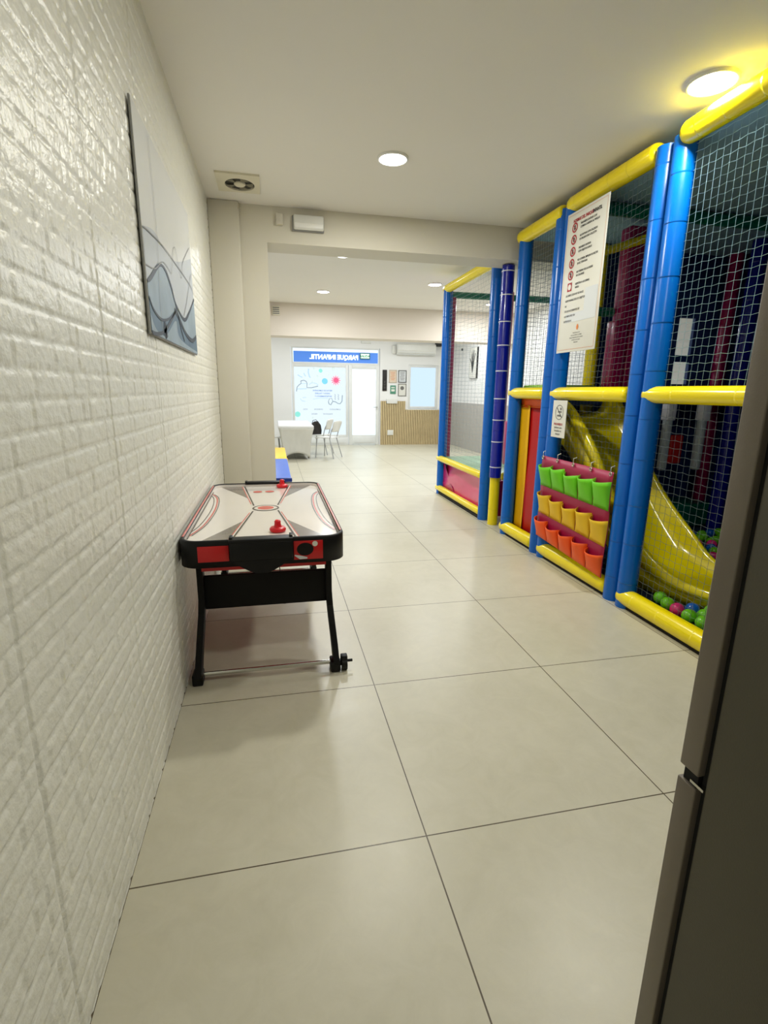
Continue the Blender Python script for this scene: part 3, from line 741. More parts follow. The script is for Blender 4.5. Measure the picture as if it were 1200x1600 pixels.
def net(y0, y1, z0, z1, x=FX, cell=.048, r=.0012, m='net_lamplit', axis='y', zig=.006, sag=.01, x2=None):
    """knotted net: both cord directions zigzag from knot to knot"""
    p = MB(m); nu = max(2, round((y1 - y0) / cell)); nv = max(2, round((z1 - z0) / cell))
    def pos(i, j, o=0):
        u = i / nu; v = j / nv
        yy = y0 + (y1 - y0) * u; zz = z0 + (z1 - z0) * v - sag * 4 * u * (1 - u)
        sgn = 1 if (i + j) % 2 else -1
        bulge = .02 * math.sin(PI * u) * math.sin(PI * v)
        if axis == 'y': return Vector((x + bulge, yy, zz + sgn * zig * .5))
        return Vector((yy, x + bulge, zz + sgn * zig * .5))
    K = [[pos(i, j) for j in range(nv + 1)] for i in range(nu + 1)]
    vs = []; fs = []
    o1, o2 = (Vector((1, 0, 0)) if axis == 'y' else Vector((0, 1, 0))), None
    def seg(a, b):
        t = (b - a).normalized(); s = t.cross(o1).normalized() * r; f = o1 * r; k = len(vs)
        vs.extend([a + s, a - s * .5 + f * .87, a - s * .5 - f * .87, b + s, b - s * .5 + f * .87, b - s * .5 - f * .87])
        fs.extend([(k, k + 1, k + 4, k + 3), (k + 1, k + 2, k + 5, k + 4), (k + 2, k, k + 3, k + 5)])
    for i in range(nu + 1):
        for j in range(nv + 1):
            a = K[i][j]
            if i < nu: seg(a, K[i + 1][j])
            if j < nv: seg(a, K[i][j + 1])
            if 0 < i < nu and 0 < j < nv:   # knot
                k = len(vs); q = r * 2.1
                vs.extend([a + Vector(c) * q for c in ((1, 0, 0), (0, 1, 0), (0, 0, 1), (-1, 0, 0), (0, -1, 0), (0, 0, -1))])
                fs.extend([(k, k + 1, k + 2), (k + 1, k + 3, k + 2), (k + 3, k + 4, k + 2), (k + 4, k, k + 2), (k + 1, k, k + 5), (k + 3, k + 1, k + 5), (k + 4, k + 3, k + 5), (k, k + 4, k + 5)])
    p.add(vs, fs, m, False)
    return p
near = thing('play_frame', 'large padded indoor play frame with blue posts, yellow rails and nets along the right', 'play structure', (3.7, 3.0, 0))
for y, z1 in ((2.96, 2.99), (3.105, 2.99), (4.12, 2.99), (4.262, 2.99), (4.925, 2.98)):
    wrap_tube((FX, y, .0), (FX, y, z1), RP, 'blue_vinyl', cap=False).build('post', parent=near)
for y0, y1, z, x in ((1.30, 2.93, 2.985, FX - .03), (3.16, 4.14, 2.985, FX - .012), (4.22, 4.99, 2.965, FX - .02)):
    wrap_tube((x, y1, z), (x, y0, z), .064, 'yellow_vinyl', step=.2).build('top_rail', parent=near)
for y0, y1 in ((1.30, 3.00), (3.16, 4.16), (4.30, 4.99)):
    wrap_tube((FX - .015, y1, 1.50), (FX - .015, y0, 1.50), .054, 'yellow_vinyl', step=.45).build('middle_rail', parent=near)
for y0, y1 in ((1.30, 3.00), (3.14, 4.16), (4.30, 4.99)):
    wrap_tube((FX - .010, y1, .078), (FX - .010, y0, .078), .062, 'yellow_vinyl', step=.28).build('bottom_rail', parent=near)
    MB('black_gap').box((FX - .035, y0, 0), (FX + .02, y1, .03)).build('base_strip', parent=near)
net(1.6, 2.93, 1.55, 2.93, x=FX + .02, m='net_lamplit', r=.0012).build('net', parent=near, label='knotted net coloured paler for the lamp above')
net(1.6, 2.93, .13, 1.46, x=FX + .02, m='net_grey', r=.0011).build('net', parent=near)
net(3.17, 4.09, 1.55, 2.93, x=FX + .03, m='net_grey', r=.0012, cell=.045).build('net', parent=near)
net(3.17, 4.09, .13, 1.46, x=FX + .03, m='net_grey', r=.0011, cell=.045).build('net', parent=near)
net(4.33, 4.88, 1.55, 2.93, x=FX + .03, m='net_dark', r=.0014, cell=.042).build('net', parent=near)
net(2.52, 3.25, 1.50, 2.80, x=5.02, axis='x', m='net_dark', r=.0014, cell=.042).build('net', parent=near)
# inside
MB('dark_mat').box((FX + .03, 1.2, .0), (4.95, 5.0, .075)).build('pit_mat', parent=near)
MB('dim_ceiling').box((FX + .05, 1.2, 2.955), (4.95, 4.99, 2.975)).build('dim_ceiling_sheet', parent=near)  # added sheet; its colour stands for the dimmed ceiling seen through the nets
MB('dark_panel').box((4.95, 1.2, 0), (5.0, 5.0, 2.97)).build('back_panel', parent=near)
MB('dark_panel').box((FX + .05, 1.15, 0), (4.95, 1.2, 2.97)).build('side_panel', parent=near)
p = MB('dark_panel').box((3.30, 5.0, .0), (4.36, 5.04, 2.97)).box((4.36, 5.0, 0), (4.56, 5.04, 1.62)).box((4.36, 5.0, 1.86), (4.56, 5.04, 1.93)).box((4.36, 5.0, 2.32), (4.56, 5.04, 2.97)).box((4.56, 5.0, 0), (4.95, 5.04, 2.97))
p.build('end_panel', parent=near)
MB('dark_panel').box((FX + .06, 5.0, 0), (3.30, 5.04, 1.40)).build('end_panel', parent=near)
wrap_tube((4.85, 4.88, 0), (4.85, 4.88, 2.95), .07, 'magenta_vinyl', cap=False).build('post', parent=near, label='magenta inner post')
wrap_tube((4.62, 4.40, 0), (4.62, 4.40, 2.95), .07, 'navy_vinyl', cap=False).build('post', parent=near, label='dark blue inner post')
wrap_tube((3.30, 4.95, 0), (3.30, 4.95, 2.95), .066, 'yellow_vinyl', cap=False).build('post', parent=near, label='yellow inner post')
MB('magenta_vinyl').box((3.03, 4.16, 2.12), (3.20, 4.30, 2.90), bev=.02).build('pad', parent=near)
MB('magenta_vinyl').box((2.985, 4.16, 1.56), (3.12, 4.30, 2.14), bev=.02).box((3.125, 4.16, 1.56), (3.26, 4.30, 2.14), bev=.02).build('pad', parent=near)
wrap_tube((2.52, 3.88, 2.90), (4.9, 3.88, 2.90), .05, 'green_vinyl', cap=False, n=12).build('cross_rail', parent=near, label='green cross rail')
wrap_tube((2.52, 4.30, 2.22), (3.3, 4.30, 2.22), .04, 'green_vinyl', cap=False, n=12).build('cross_rail', parent=near, label='green cross rail')
wrap_tube((2.72, 4.35, 2.66), (3.20, 4.05, 2.80), .035, 'yellow_vinyl', n=12).build('cross_rail', parent=near)
wrap_tube((3.5, 2.2, 2.15), (4.9, 2.2, 2.15), .05, 'green_vinyl', n=12).build('cross_rail', parent=near, label='green cross rail')
MB('lime_pad').box((FX + .06, 4.36, 1.50), (3.0, 4.90, 1.58), bev=.02).build('platform', parent=near, label='lime green padded platform')
MB('dark_panel').box((2.56, 4.46, 1.40), (4.9, 4.98, 1.48)).build('platform', parent=near)
MB('green_vinyl').box((4.0, 4.55, .08), (4.75, 4.95, .34), bev=.03).build('step_pad', parent=near)
# far unit
far = thing('play_frame', 'smaller padded play frame with green floor and pink base in the far room', 'play structure', (3.0, 6.3, 0))
wrap_tube((FX, 5.56, 0), (FX, 5.56, 2.95), RP, 'blue_vinyl', cap=False).build('post', parent=far)
wrap_tube((FX, 7.18, 0), (FX, 7.18, 2.90), RP, 'blue_vinyl', cap=False).build('post', parent=far)
wrap_tube((FX + .005, 5.30, .56), (FX + .005, 5.30, 2.79), RP, 'navy_vinyl', ties='tie_white', cap=False).build('post', parent=far, label='dark blue sleeve tied with white straps')
wrap_tube((FX + .015, 5.32, 0), (FX + .015, 5.32, .58), .058, 'yellow_vinyl', cap=False).build('post', parent=far, label='short yellow post sleeve')
wrap_tube((3.40, 7.20, 0), (3.40, 7.20, 2.9), .05, 'magenta_vinyl', cap=False).build('post', parent=far, label='magenta rear post')
wrap_tube((FX + .09, 7.24, 0), (FX + .09, 7.24, 2.86), .05, 'magenta_vinyl', cap=False).build('post', parent=far, label='magenta post behind the corner post')
wrap_tube((FX - .01, 7.26, 2.90), (FX - .01, 5.50, 2.90), .058, 'yellow_vinyl', step=.3).build('top_rail', parent=far)
wrap_tube((FX - .03, 7.26, .535), (FX - .03, 5.58, .535), .045, 'yellow_vinyl', step=.5).build('middle_rail', parent=far)
wrap_tube((FX - .03, 7.26, .088), (FX - .03, 5.58, .088), .045, 'yellow_vinyl', step=.5).build('bottom_rail', parent=far)
MB('black_gap').box((FX - .05, 5.6, 0), (FX + .0, 7.2, .04)).build('base_strip', parent=far)
wrap_tube((FX + .1, 5.33, .56), (3.9, 5.33, .56), .05, 'yellow_vinyl', n=12).build('cross_rail', parent=far)
wrap_tube((FX, 7.22, 2.83), (4.9, 7.22, 2.83), .045, 'green_vinyl', cap=False, n=12).build('cross_rail', parent=far, label='green cross rail')
p = MB('pink_vinyl')
ys = np.linspace(5.6, 7.14, 12); vs = []; fs = []
for i, y in enumerate(ys):
    for k in range(6):
        z = .09 + (.44) * k / 5; vs.append((FX + .02 + .03 * math.sin(k * .9 + y * 4.1) * math.sin(PI * k / 5) + .02 * (y - 5.6) * (k / 5), y, z))
for i in range(11):
    for k in range(5): fs.append((i * 6 + k, i * 6 + k + 1, (i + 1) * 6 + k + 1, (i + 1) * 6 + k))
p.add(vs, fs, 'pink_vinyl', True); p.poly([(FX + .012, 6.62, .1), (FX + .012, 7.12, .1), (FX + .012, 7.12, .5)], 'magenta_vinyl')
p.build('skirt', parent=far)
MB('green_floor').box((FX + .03, 5.50, .50), (3.7, 7.16, .565), bev=.01).build('platform', parent=far, label='pale green vinyl platform')
MB('magenta_vinyl').box((FX + .05, 5.36, .08), (3.6, 5.40, .50)).build('skirt', parent=far)
net(5.63, 7.11, .60, 2.86, x=FX + .01, m='net_pale', r=.0012, cell=.05).build('net', parent=far)
net(FX + .1, 4.9, .62, 2.80, x=7.2, axis='x', m='net_pale', r=.0014, cell=.055).build('net', parent=far)
net(5.55, 7.11, .60, 2.86, x=3.75, m='net_pale', r=.0014, cell=.055).build('net', parent=far)
MB('magenta_vinyl').box((2.95, 6.0, .57), (3.2, 6.2, 1.15), bev=.03).build('pad', parent=far)

# slide
t = thing('slide', 'long yellow moulded slide curving down into the ball pit behind the nets', 'slide', (2.9, 3.5, .08))
near_e = [(2.62, 4.42, 1.44), (2.62, 4.20, 1.40), (2.60, 3.95, 1.26), (2.60, 3.68, 1.02), (2.61, 3.45, .74), (2.63, 3.22, .50), (2.66, 3.02, .34), (2.70, 2.82, .25), (2.76, 2.64, .22), (2.82, 2.54, .21)]
far_e = [(3.16, 4.42, 1.50), (3.15, 4.30, 1.48), (3.12, 4.12, 1.36), (3.12, 3.92, 1.13), (3.13, 3.62, .80), (3.14, 3.40, .60), (3.15, 3.18, .44), (3.16, 3.02, .32), (3.18, 2.84, .24), (3.20, 2.72, .20)]
def cr3(L, k=5):
    L = [Vector(a) for a in L]; out = []
    for i in range(len(L) - 1):
        p0, p1, p2, p3 = L[max(i - 1, 0)], L[i], L[i + 1], L[min(i + 2, len(L) - 1)]
        for s in range(k):
            u = s / k; out.append(.5 * ((2 * p1) + (-p0 + p2) * u + (2 * p0 - 5 * p1 + 4 * p2 - p3) * u * u + (-p0 + 3 * p1 - 3 * p2 + p3) * u ** 3))
    return out + [L[-1]]
A, B = cr3(near_e), cr3(far_e)
prof = [(-.05, -.10), (-.055, -.02), (-.03, .012), (.0, .015), (.03, -.01), (.07, -.10), (.15, -.155), (.30, -.17), (.5, -.172), (.70, -.17), (.85, -.155), (.93, -.10), (.97, -.01), (1.0, .015), (1.03, .012), (1.055, -.02), (1.05, -.10)]
vs = []; n = len(prof)
for a, b in zip(A, B):
    w = b - a
    fade = min(1, (a.z - .12) / .25)
    for u, h in prof: vs.append(a + w * u + Vector((0, 0, h * (1 if h > 0 else max(.35, fade)))))
fs = [(i * n + j, i * n + j + 1, (i + 1) * n + j + 1, (i + 1) * n + j) for i in range(len(A) - 1) for j in range(n - 1)]
p = MB('yellow_slide').add(vs, fs, 'yellow_slide', True); o = p.build('slide_bed', parent=t)
md = o.modifiers.new('thickness', 'SOLIDIFY'); md.thickness = .012; md.offset = -1
# outer side wall under the near lip
vs = []
for a in A:
    vs += [a + Vector((-.018, 0, -.03)), a + Vector((-.02, .05, max(.095 - a.z, -.34 if a.z > .6 else -.30))), ]
fs = [(2 * i, 2 * i + 1, 2 * i + 3, 2 * i + 2) for i in range(len(A) - 1)]
o = MB('yellow_slide').add(vs, fs, 'yellow_slide', True).build('side_wall', parent=t)
md = o.modifiers.new('thickness', 'SOLIDIFY'); md.thickness = .01
MB('yellow_slide').box((2.80, 2.72, .076), (2.90, 2.82, .14), bev=.02).build('foot', parent=t)
MB('yellow_slide').box((3.02, 2.80, .076), (3.12, 2.90, .14), bev=.02).build('foot', parent=t)

# hanging bags inside
for i, (x, y, z0, z1, lb) in enumerate([(3.60, 4.1, .80, 1.40, 'pale grey hanging tube inside the play frame, left of the pair'), (3.98, 4.1, .80, 1.40, 'pale grey hanging tube inside the play frame, right of the pair')]):
    t = thing('hanging_bag', lb, 'hanging bag', (x, y, z0), 'hanging grey tubes')
    wrap_tube((x, y, z0), (x, y, z1), .042, 'hanging_grey', rings=False).build('tube', parent=t)
    MB('tie_white').box((x - .045, y - .045, z1 - .13), (x + .045, y + .045, z1 + .02), bev=.01).build('strap', parent=t)
tag(MB('pad_red').box((3.78, 4.22, .84), (3.92, 4.30, 1.12), bev=.015).build('hanging_pad'), 'small red padded block hanging between the grey tubes', 'pad')

# strip curtain
t = thing('strip_curtain', 'yellow and red fabric strips hanging in the narrow bay', 'curtain', (2.5, 4.65, .05))
def strip(y0, y1, z0, z1, m, x=2.52, name='strip', ph=0, sk=0):
    vs = []; fs = []; nz, ny = 18, 6
    for i in range(nz + 1):
        for j in range(ny + 1):
            v = i / nz; u = j / ny
            vs.append((x + .014 * math.sin(v * 5 + ph) * (1 - v) + .012 * math.sin(u * PI), y0 + (y1 - y0) * u + .012 * math.sin(v * 7 + ph) + sk * (1 - v), z0 + (z1 - z0) * v))
    for i in range(nz):
        for j in range(ny): fs.append((i * (ny + 1) + j, i * (ny + 1) + j + 1, (i + 1) * (ny + 1) + j + 1, (i + 1) * (ny + 1) + j))
    o = MB(m).add(vs, fs, m, True).build(name, parent=t); md = o.modifiers.new('thickness', 'SOLIDIFY'); md.thickness = .006; return o
o = strip(4.69, 4.875, .08, 1.38, 'yellow_fabric', 2.515, ph=.5, sk=.02); o['label'] = 'golden yellow strip'
o = strip(4.46, 4.70, .05, 1.38, 'red_fabric', 2.53, ph=2, sk=.02); o['label'] = 'red strip'
o = strip(4.36, 4.46, .02, 1.38, 'orange_dark', 2.56, ph=1); o['label'] = 'orange strip'
o = strip(4.86, 4.90, .08, 1.4, 'maroon_fabric', 2.57, ph=3); o['label'] = 'maroon strip'
strip(4.36, 4.90, 1.36, 1.45, 'orange_dark', 2.51, 'header')

# pocket organiser
t = thing('pocket_organizer', 'hanging organiser with three rows of green, yellow and orange pockets on the net', 'organizer', (2.38, 3.64, .15))
OX = 2.375
Y0, Y1 = 4.14, 3.15
def back_pt(u, v):   # v 0 top .. 1 bottom
    y = Y0 + (Y1 - Y0) * u; ztop = .955; zb = .215 - .065 * u
    return Vector((OX - .006 * math.sin(v * 9), y, ztop + (zb - ztop) * v))
vs = []; fs = []
for i in range(21):
    for j in range(13): vs.append(back_pt(i / 20, j / 12))
for i in range(20):
    for j in range(12): fs.append((i * 13 + j, i * 13 + j + 1, (i + 1) * 13 + j + 1, (i + 1) * 13 + j))
o = MB('maroon_fabric').add(vs, fs, 'maroon_fabric', True).build('backing_sheet', parent=t); md = o.modifiers.new('thickness', 'SOLIDIFY'); md.thickness = .004
for r, (m, lb) in enumerate((('lime_fabric', 'lime green pocket'), ('gold_fabric', 'golden yellow pocket'), ('orange_fabric', 'orange pocket'))):
    v0, v1 = ((.10, .36), (.45, .70), (.765, 1.0))[r]
    for c in range(5):
        u0, u1 = c / 5 + .004, (c + 1) / 5 - .004
        vs = []; fs = []; nu, nv = 8, 6
        for i in range(nu + 1):
            for j in range(nv + 1):
                a = i / nu; b = j / nv
                q0 = back_pt(u0 + (u1 - u0) * a, v0 + (v1 - v0) * b)
                out = .066 * (1 - b) ** .8 * (math.sin(PI * a) ** .55) + .004
                vs.append(q0 + Vector((-out, (.010 * math.sin(PI * a * 2 + c * 1.3)) * (1 - b), -.018 * (1 - b) * math.sin(PI * a) + .012 * math.sin(c * 2.1 + r) * (1 - b))))
        for i in range(nu):
            for j in range(nv): fs.append((i * (nv + 1) + j, i * (nv + 1) + j + 1, (i + 1) * (nv + 1) + j + 1, (i + 1) * (nv + 1) + j))
        o = MB(m).add(vs, fs, m, True).build('pocket', parent=t, label=lb); md = o.modifiers.new('thickness', 'SOLIDIFY'); md.thickness = .003
for k in range(5):
    u = .02 + .24 * k; q0 = back_pt(u, .02)
    p = MB('grommet_metal'); c = q0 + Vector((-.006, 0, 0))
    p.tube([c + Vector((-.002, .013 * math.cos(a), .013 * math.sin(a))) for a in [i * 2 * PI / 14 for i in range(15)]], .004, n=6, cap=False)
    p.tube([c, c + Vector((.0, .002, .05)), c + Vector((.03, .002, .06))], .003, n=6)
    p.build('hook', parent=t)

# rules board
SX = 2.372; U = Vector((0, -1, 0)); W = Vector((0, 0, 1))
t = thing('rules_board', 'tall white rules board with red prohibition circles hung on the play frame', 'sign', (SX, 3.8, 1.83))
yA, yB = 4.065, 3.535
p = MB('paper'); p.box((SX, yB, 1.83), (SX + .006, yA, 2.885), bev=.002)
X0 = SX - .0015
def at(u, z, d=0): return Vector((X0 - d, yA - u, z))
def bx(u0, u1, z0, z1, m, d=0): p.add([at(u0, z0, d), at(u1, z0, d), at(u1, z1, d), at(u0, z1, d)], [(0, 1, 2, 3)], m)
bx(.34, .50, 2.06, 2.29, 'paper_cool'); bx(.10, .34, 2.06, 2.13, 'paper_cool')
for a, b in (((.015, 1.85), (.515, 1.852)), ((.015, 2.865), (.515, 2.867)), ((.015, 1.85), (.017, 2.867)), ((.513, 1.85), (.515, 2.867))): bx(a[0], b[0], a[1], b[1], 'ink_orange')
p.text('NORMAS DEL PARQUE', at(.090, 2.805, .0005), U, W, .032, 'ink_red', thick=.04, sx=.80)
p.text('INFANTIL', at(.345, 2.805, .0005), U, W, .032, 'ink', thick=.05, sx=.78)
rules = [('PROHIBIDO ENTRAR CON', 'COMIDA O BEBIDA AL PARQUE'), ('NO ENTRAR CON CALZADO', 'ES OBLIGATORIO CALCETIN'), ('PROHIBIDO ENTRAR', 'CON OBJETOS DUROS'), ('NO CORRER, EMPUJAR NI SALTAR', 'EN EL TOBOGAN'), ('NO TREPAR POR LAS REDES', 'NI COLGARSE'), ('RESPETAR A LOS DEMAS', 'NI\u00d1OS')]
for k, (a, b) in enumerate(rules):
    z = 2.767 - k * .087
    if k < 5:
        c = at(.117, z, .0005); p.disc(c, U, W, .036, 'ink_red', inner=.70); s = U + W; s.normalize()
        p.disc(at(.117, z + .014, .0008), U, W, .007, 'ink', n=10)
        p.ribbon([at(.117, z + .008, .0008), at(.115 + .004 * math.sin(k * 2), z - .020, .0008)], [.022, .008], (-1, 0, 0), 'ink')
        p.ribbon([at(.105, z - .006, .0008), at(.131, z + (.006 if k % 2 else -.008), .0008)], .005, (-1, 0, 0), 'ink')
        d = U * .026 - W * .026; p.ribbon([c - d + Vector((-.0006, 0, 0)), c + d + Vector((-.0006, 0, 0))], .005, (-1, 0, 0), 'ink_red')
    else:
        bx(.087, .147, z - .032, z + .032, 'ink_red', .0005); p.disc(at(.117, z, .001), U, W, .022, 'paper', n=16)
    p.text(a, at(.195, z + .004, .0005), U, W, .020, 'ink', thick=.03, sx=.85); p.text(b, at(.195, z - .022, .0005), U, W, .020, 'ink', thick=.03, sx=.85)
for k, s_ in enumerate(['LA DIRECCION NO SE HACE', 'RESPONSABLE DE LOS OBJETOS', 'NI', 'DE LOS ACCIDENTES DE', 'LOS MENORES SIN', 'SUPERVISION']):
    p.text(s_, at(.075, 2.262 - k * .0395, .0005), U, W, .021, 'ink', thick=.02, sx=.9)
p.disc(at(.28, 2.014, .0005), U, W, .014, 'ink_orange', n=12, r2=.022)
for k, s_ in enumerate(['INFORMACION', 'NO SE PERMITE COMER', 'EDAD MAXIMA DOCE A\u00d1OS', 'AFORO LIMITADO', 'GRACIAS']):
    p.text(s_, at(.275, 1.968 - k * .018, .0005), U, W, .014, 'ink', 'CENTER')
p.build('board', parent=t)
# small no-entry notice
p = MB('paper'); y0_ = 4.035
p.box((SX, 3.825, 1.135), (SX + .003, y0_, 1.445))
A2 = lambda u, z, d=0: Vector((X0 - d, y0_ - u, z))
p.disc(A2(.105, 1.345), U, W, .062, 'ink', inner=.93); p.ribbon([A2(.065, 1.385, .0006), A2(.148, 1.302, .0006)], .007, (-1, 0, 0), 'ink')
p.ribbon([A2(.085, 1.35, .0003), A2(.14, 1.35, .0003)], .012, (-1, 0, 0), 'frame_grey'); p.ribbon([A2(.075, 1.318, .0003), A2(.130, 1.318, .0003)], .014, (-1, 0, 0), 'frame_grey'); p.disc(A2(.125, 1.375, .0003), U, W, .012, 'frame_grey', n=12)
for k, (s_, m, sz) in enumerate([('PROHIBIDO', 'ink_red', .026), ('ENTRAR CON', 'ink', .018), ('CALZADO AL', 'ink', .018), ('PARQUE', 'ink', .018)]):
    p.text(s_, A2(.105, 1.238 - k * .027, .0005), U, W, sz, m, 'CENTER', thick=.02)
tag(p.build('notice'), 'small white notice with a crossed out circle below the middle rail', 'notice')

# balls
def ball_mesh(m):
    bm = bmesh.new(); bmesh.ops.create_icosphere(bm, subdivisions=3, radius=.045)
    me = bpy.data.meshes.new('ball'); bm.to_mesh(me); bm.free()
    for f in me.polygons: f.use_smooth = True
    me.materials.append(MATS[m]); return me
BM = {k: ball_mesh('ball_' + k) for k in ('green', 'pink', 'blue')}
placed = []
def ball(x, y, z, c, lab=None):
    for q in placed:
        if (q - Vector((x, y, z))).length < .0915: return False
    placed.append(Vector((x, y, z)))
    o = bpy.data.objects.new('pit_ball', BM[c]); col.objects.link(o); o.location = (x, y, z)
    o.rotation_euler = (random.random() * 3, random.random() * 3, 0)
    tag(o, lab or c + ' plastic ball among the many lying deep in the ball pit', 'ball', None if lab else c + ' balls in the pit'); return True
ZB = .121
def px_floor(u, v, z):
    d = Vector([sum(CM[r][c] * t for r, t in enumerate(((u - 600) / 786.683, (v - 800) / 786.683, 1.0))) for c in range(3)])
    s = (z - EYE) / d.z; return Vector((0, 0, EYE)) + d * s
seeds = [(2.60, 2.80, 'green', 'green ball nearest the double blue post, at the foot of the slide'), (2.575, 2.70, 'green', 'green ball between the leftmost green ball and the pink ball by the front rail'),
         (2.565, 2.605, 'pink', 'pink ball pressed against the front rail below the slide'), (2.565, 2.505, 'green', 'green ball just right of the pink ball at the front rail'), (2.57, 2.40, 'green', 'large looking green ball at the front rail beside the fridge edge'),
         (2.665, 2.585, 'blue', 'blue ball in the second row behind the pink ball at the front rail'), (2.662, 2.485, 'green', 'green ball touching the right side of the front blue ball'), (2.665, 2.385, 'green', 'green ball behind the front rail next to the fridge edge'),
         (2.76, 2.53, 'green', 'green ball in the third row just below the slide end'), (2.76, 2.43, 'green', 'green ball in the third row right of the slide end'), (2.87, 2.46, 'blue', 'farther blue ball beyond the slide end'),
         (2.58, 2.30, 'green', 'green ball mostly hidden by the fridge edge at the front rail'), (2.68, 2.28, 'green', 'green ball half hidden by the fridge in the second row'), (2.79, 2.33, 'green', 'green ball half hidden by the fridge in the third row'),
         (2.57, 3.215, 'pink', 'pink ball beside the lower right corner of the pocket organiser'), (2.60, 3.32, 'green', 'green ball behind the lowest orange pocket'), (2.69, 3.24, 'green', 'green ball behind the pink ball next to the pocket organiser'),
         (2.60, 3.62, 'pink', 'pink ball behind the middle of the pocket organiser'), (2.60, 3.75, 'blue', 'blue ball behind the pocket organiser near the bottom rail'), (2.62, 3.95, 'green', 'green ball behind the left side of the pocket organiser')]
for x, y, c, lb in seeds: ball(x, y, ZB, c, lb)
tries = 0; cnt = 0
while cnt < 190 and tries < 6000:
    tries += 1
    y = random.uniform(2.3, 4.85); x = random.uniform(3.28, 4.6)
    if x < 3.3 and y > 2.5: continue
    if x > 3.9 and y > 4.20: continue
    if x < 3.36 and y > 2.6: continue
    if x / y < .78: continue
    if random.random() > .35 + .5 * (noise.noise(Vector((x * 2.2, y * 2.2, 0))) + .5): continue
    c = random.choices(('green', 'pink', 'blue'), (.6, .22, .18))[0]
    if ball(x, y, ZB, c): cnt += 1
for x, y in ((2.9, 2.28), (2.95, 2.42), (3.05, 2.3), (3.02, 2.52), (3.15, 2.45)): ball(x, y, ZB, random.choice(['green', 'pink']))

# ------------------------------------------------------------------ far room furniture
t = thing('covered_table', 'long table under a stretched pale grey fitted cover in the far room', 'table', (.49, 12.27, 0))
x0, x1, y0, y1 = .11, .86, 11.22, 13.33
MB('cloth_top').box((x0 - .005, y0 - .005, .70), (x1 + .005, y1 + .005, .745), bev=.008).build('tabletop', parent=t)
p = MB('spandex'); nzl = 12; ring = []
def edge_pts():
    out = []
    for (a, b), n_ in ((((x0, y0), (x1, y0)), 12), (((x1, y0), (x1, y1)), 24), (((x1, y1), (x0, y1)), 12), (((x0, y1), (x0, y0)), 24)):
        for k in range(n_): out.append((a[0] + (b[0] - a[0]) * k / n_, a[1] + (b[1] - a[1]) * k / n_, k / n_))
    return out
E_ = edge_pts(); cxm, cym = (x0 + x1) / 2, (y0 + y1) / 2
for i in range(nzl + 1):
    v = i / nzl; lay = []
    for a, b, k in E_:
        mid = math.sin(PI * k)
        ins = .10 * v ** .8 + .05 * math.sin(PI * v) * mid
        dx = 1 if a < cxm else -1; dy = 1 if b < cym else -1
        onx_ = abs(a - x0) < 1e-6 or abs(a - x1) < 1e-6; ony_ = abs(b - y0) < 1e-6 or abs(b - y1) < 1e-6
        aa = a + (dx * ins if onx_ else 0) + (cxm - a) * .22 * v * (0 if onx_ else 1); bb = b + (dy * ins * .6 if ony_ else 0)
        zb = .02 + .13 * mid ** .7
        lay.append((aa + .006 * math.sin(b * 31 + v * 6), bb + .006 * math.sin(a * 41 + v * 5), .70 + (zb - .70) * v))
    ring.append(lay)
loops(p, ring, 'spandex'); o = p.build('fitted_cover', parent=t); md = o.modifiers.new('thickness', 'SOLIDIFY'); md.thickness = .004
for lx, ly in ((x0 + .12, y0 + .1), (x1 - .12, y0 + .1), (x0 + .12, y1 - .1), (x1 - .12, y1 - .1)):
    MB('frame_grey').tube([(lx, ly, 0), (lx, ly, .7)], .014, n=10).lathe([(0, 0), (.022, 0), (.022, .02), (0, .022)], (lx, ly, 0), 'white_plastic', n=12).build('leg', parent=t)

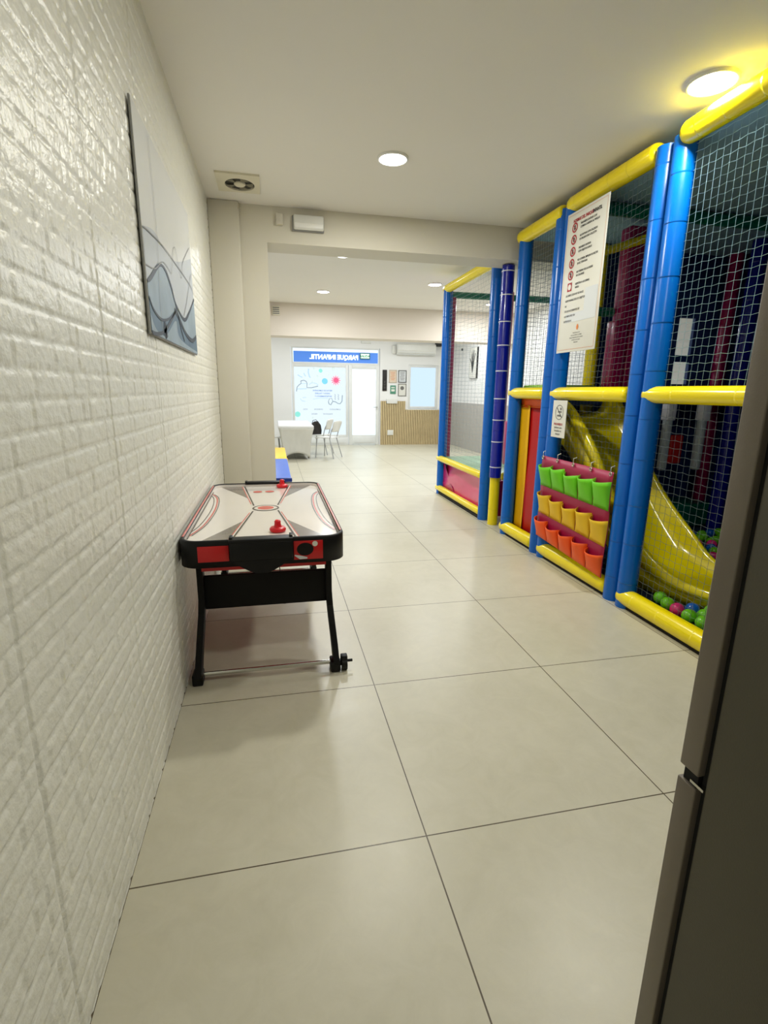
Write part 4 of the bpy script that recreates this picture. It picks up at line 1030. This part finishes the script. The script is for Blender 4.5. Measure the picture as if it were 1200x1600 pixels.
def make_chair():
    t = thing('stacking_chair', 'x', 'chair', (0, 0, 0), 'white plastic chairs round the covered table')
    # faces +x: seat front at +x, backrest at -x
    p = MB('chair_plastic'); vs = []; fs = []
    for i in range(9):
        for j in range(9):
            u = i / 8 - .5; v = j / 8 - .5
            k = 1 - .12 * (abs(v) * 2) ** 4
            vs.append((u * .42, v * .42 * (1 - .1 * (.5 - u)) * k, .455 - .018 * math.cos(v * PI) * math.cos(u * PI) - (.02 if i == 8 else 0)))
    for i in range(8):
        for j in range(8): fs.append((i * 9 + j, i * 9 + j + 1, (i + 1) * 9 + j + 1, (i + 1) * 9 + j))
    p.add(vs, fs, 'chair_plastic', True); o = p.build('seat', parent=t); md = o.modifiers.new('thickness', 'SOLIDIFY'); md.thickness = .02
    p = MB('chair_plastic'); vs = []; fs = []
    for i in range(9):
        for j in range(9):
            u = j / 8 - .5; v = i / 8; w = .40 - .10 * (1 - v) - .06 * max(0, v - .8) / .2
            vs.append((-.20 - .07 * v - .03 * math.cos(u * PI), u * w, .60 + .25 * v - (.02 * (2 * u) ** 2 * v)))
    for i in range(8):
        for j in range(8): fs.append((i * 9 + j, i * 9 + j + 1, (i + 1) * 9 + j + 1, (i + 1) * 9 + j))
    p.add(vs, fs, 'chair_plastic', True); o = p.build('backrest', parent=t); md = o.modifiers.new('thickness', 'SOLIDIFY'); md.thickness = .018
    for s in (-1, 1):
        MB('chair_metal').tube([(.17, s * .17, .44), (.20, s * .20, 0)], .011, n=8).build('leg', parent=t)
        MB('chair_metal').tube([(-.15, s * .16, .44), (-.20, s * .17, .62), (-.23, s * .15, .70)], .011, n=8).build('back_post', parent=t)
        MB('chair_metal').tube([(-.15, s * .16, .44), (-.27, s * .20, 0)], .011, n=8).build('leg', parent=t)
    return t
ch = make_chair(); ch.location = (1.20, 11.62, 0); ch.rotation_euler = (0, 0, PI * .80)
ch['label'] = 'white chair standing apart, rightmost at the covered table'
copy_tree(ch, (1.10, 12.35, 0), 'white chair with a black bag on its seat beside the covered table', PI * .84)
copy_tree(ch, (-.06, 11.75, 0), 'white chair partly hidden by the pillar, left of the covered table', .05)
# bag
p = MB('black_board'); vs = []; fs = []
prof = [(0, 0), (.30, 0), (.31, .10), (.29, .22), (.22, .31), (.12, .30), (.03, .22)]
k = len(prof)
for s in (-1, 1): vs += [(1.02 - .17 + a * .9, 12.30 + s * .06 + (.015 * s if 0 < b < .25 else 0), .475 + b) for a, b in prof]
fs = [tuple(range(k)), tuple(range(2 * k - 1, k - 1, -1))] + [(i, (i + 1) % k, k + (i + 1) % k, k + i) for i in range(k)]
p.add(vs, fs, 'black_board'); p.tube([(.90, 12.30, .70), (.93, 12.30, .80), (1.0, 12.30, .82), (1.05, 12.30, .76)], .008, n=6)
tag(p.build('handbag'), 'black bag lying on the seat of a white chair', 'bag')

def bench(y0, y1, top, edge, label, name):
    t = thing('kids_bench', label, 'bench', (.04, (y0 + y1) / 2, 0), 'colourful low benches behind the pillar')
    MB(top).box((-.12, y0, .400), (.195, y1, .44), bev=.012, seg=3).build('seat', parent=t)
    MB(edge).box((-.125, y0 - .012, .385), (.205, y0 + .02, .438), bev=.012, seg=3).build('end_trim', parent=t, label='darker rounded end edge')
    for yy_ in (y0 + .12, y1 - .12):
        for xx_ in (-.05, .11): MB('black_leg').box((xx_ - .02, yy_ - .02, 0), (xx_ + .02, yy_ + .02, .405), bev=.004).build('leg', parent=t)
bench(6.30, 8.14, 'bench_blue', 'bench_navy', 'long low blue bench, nearer of the two behind the pillar', 'blue')
bench(8.20, 9.75, 'bench_yellow', 'bench_yellow', 'long low yellow bench beyond the blue one', 'yellow')
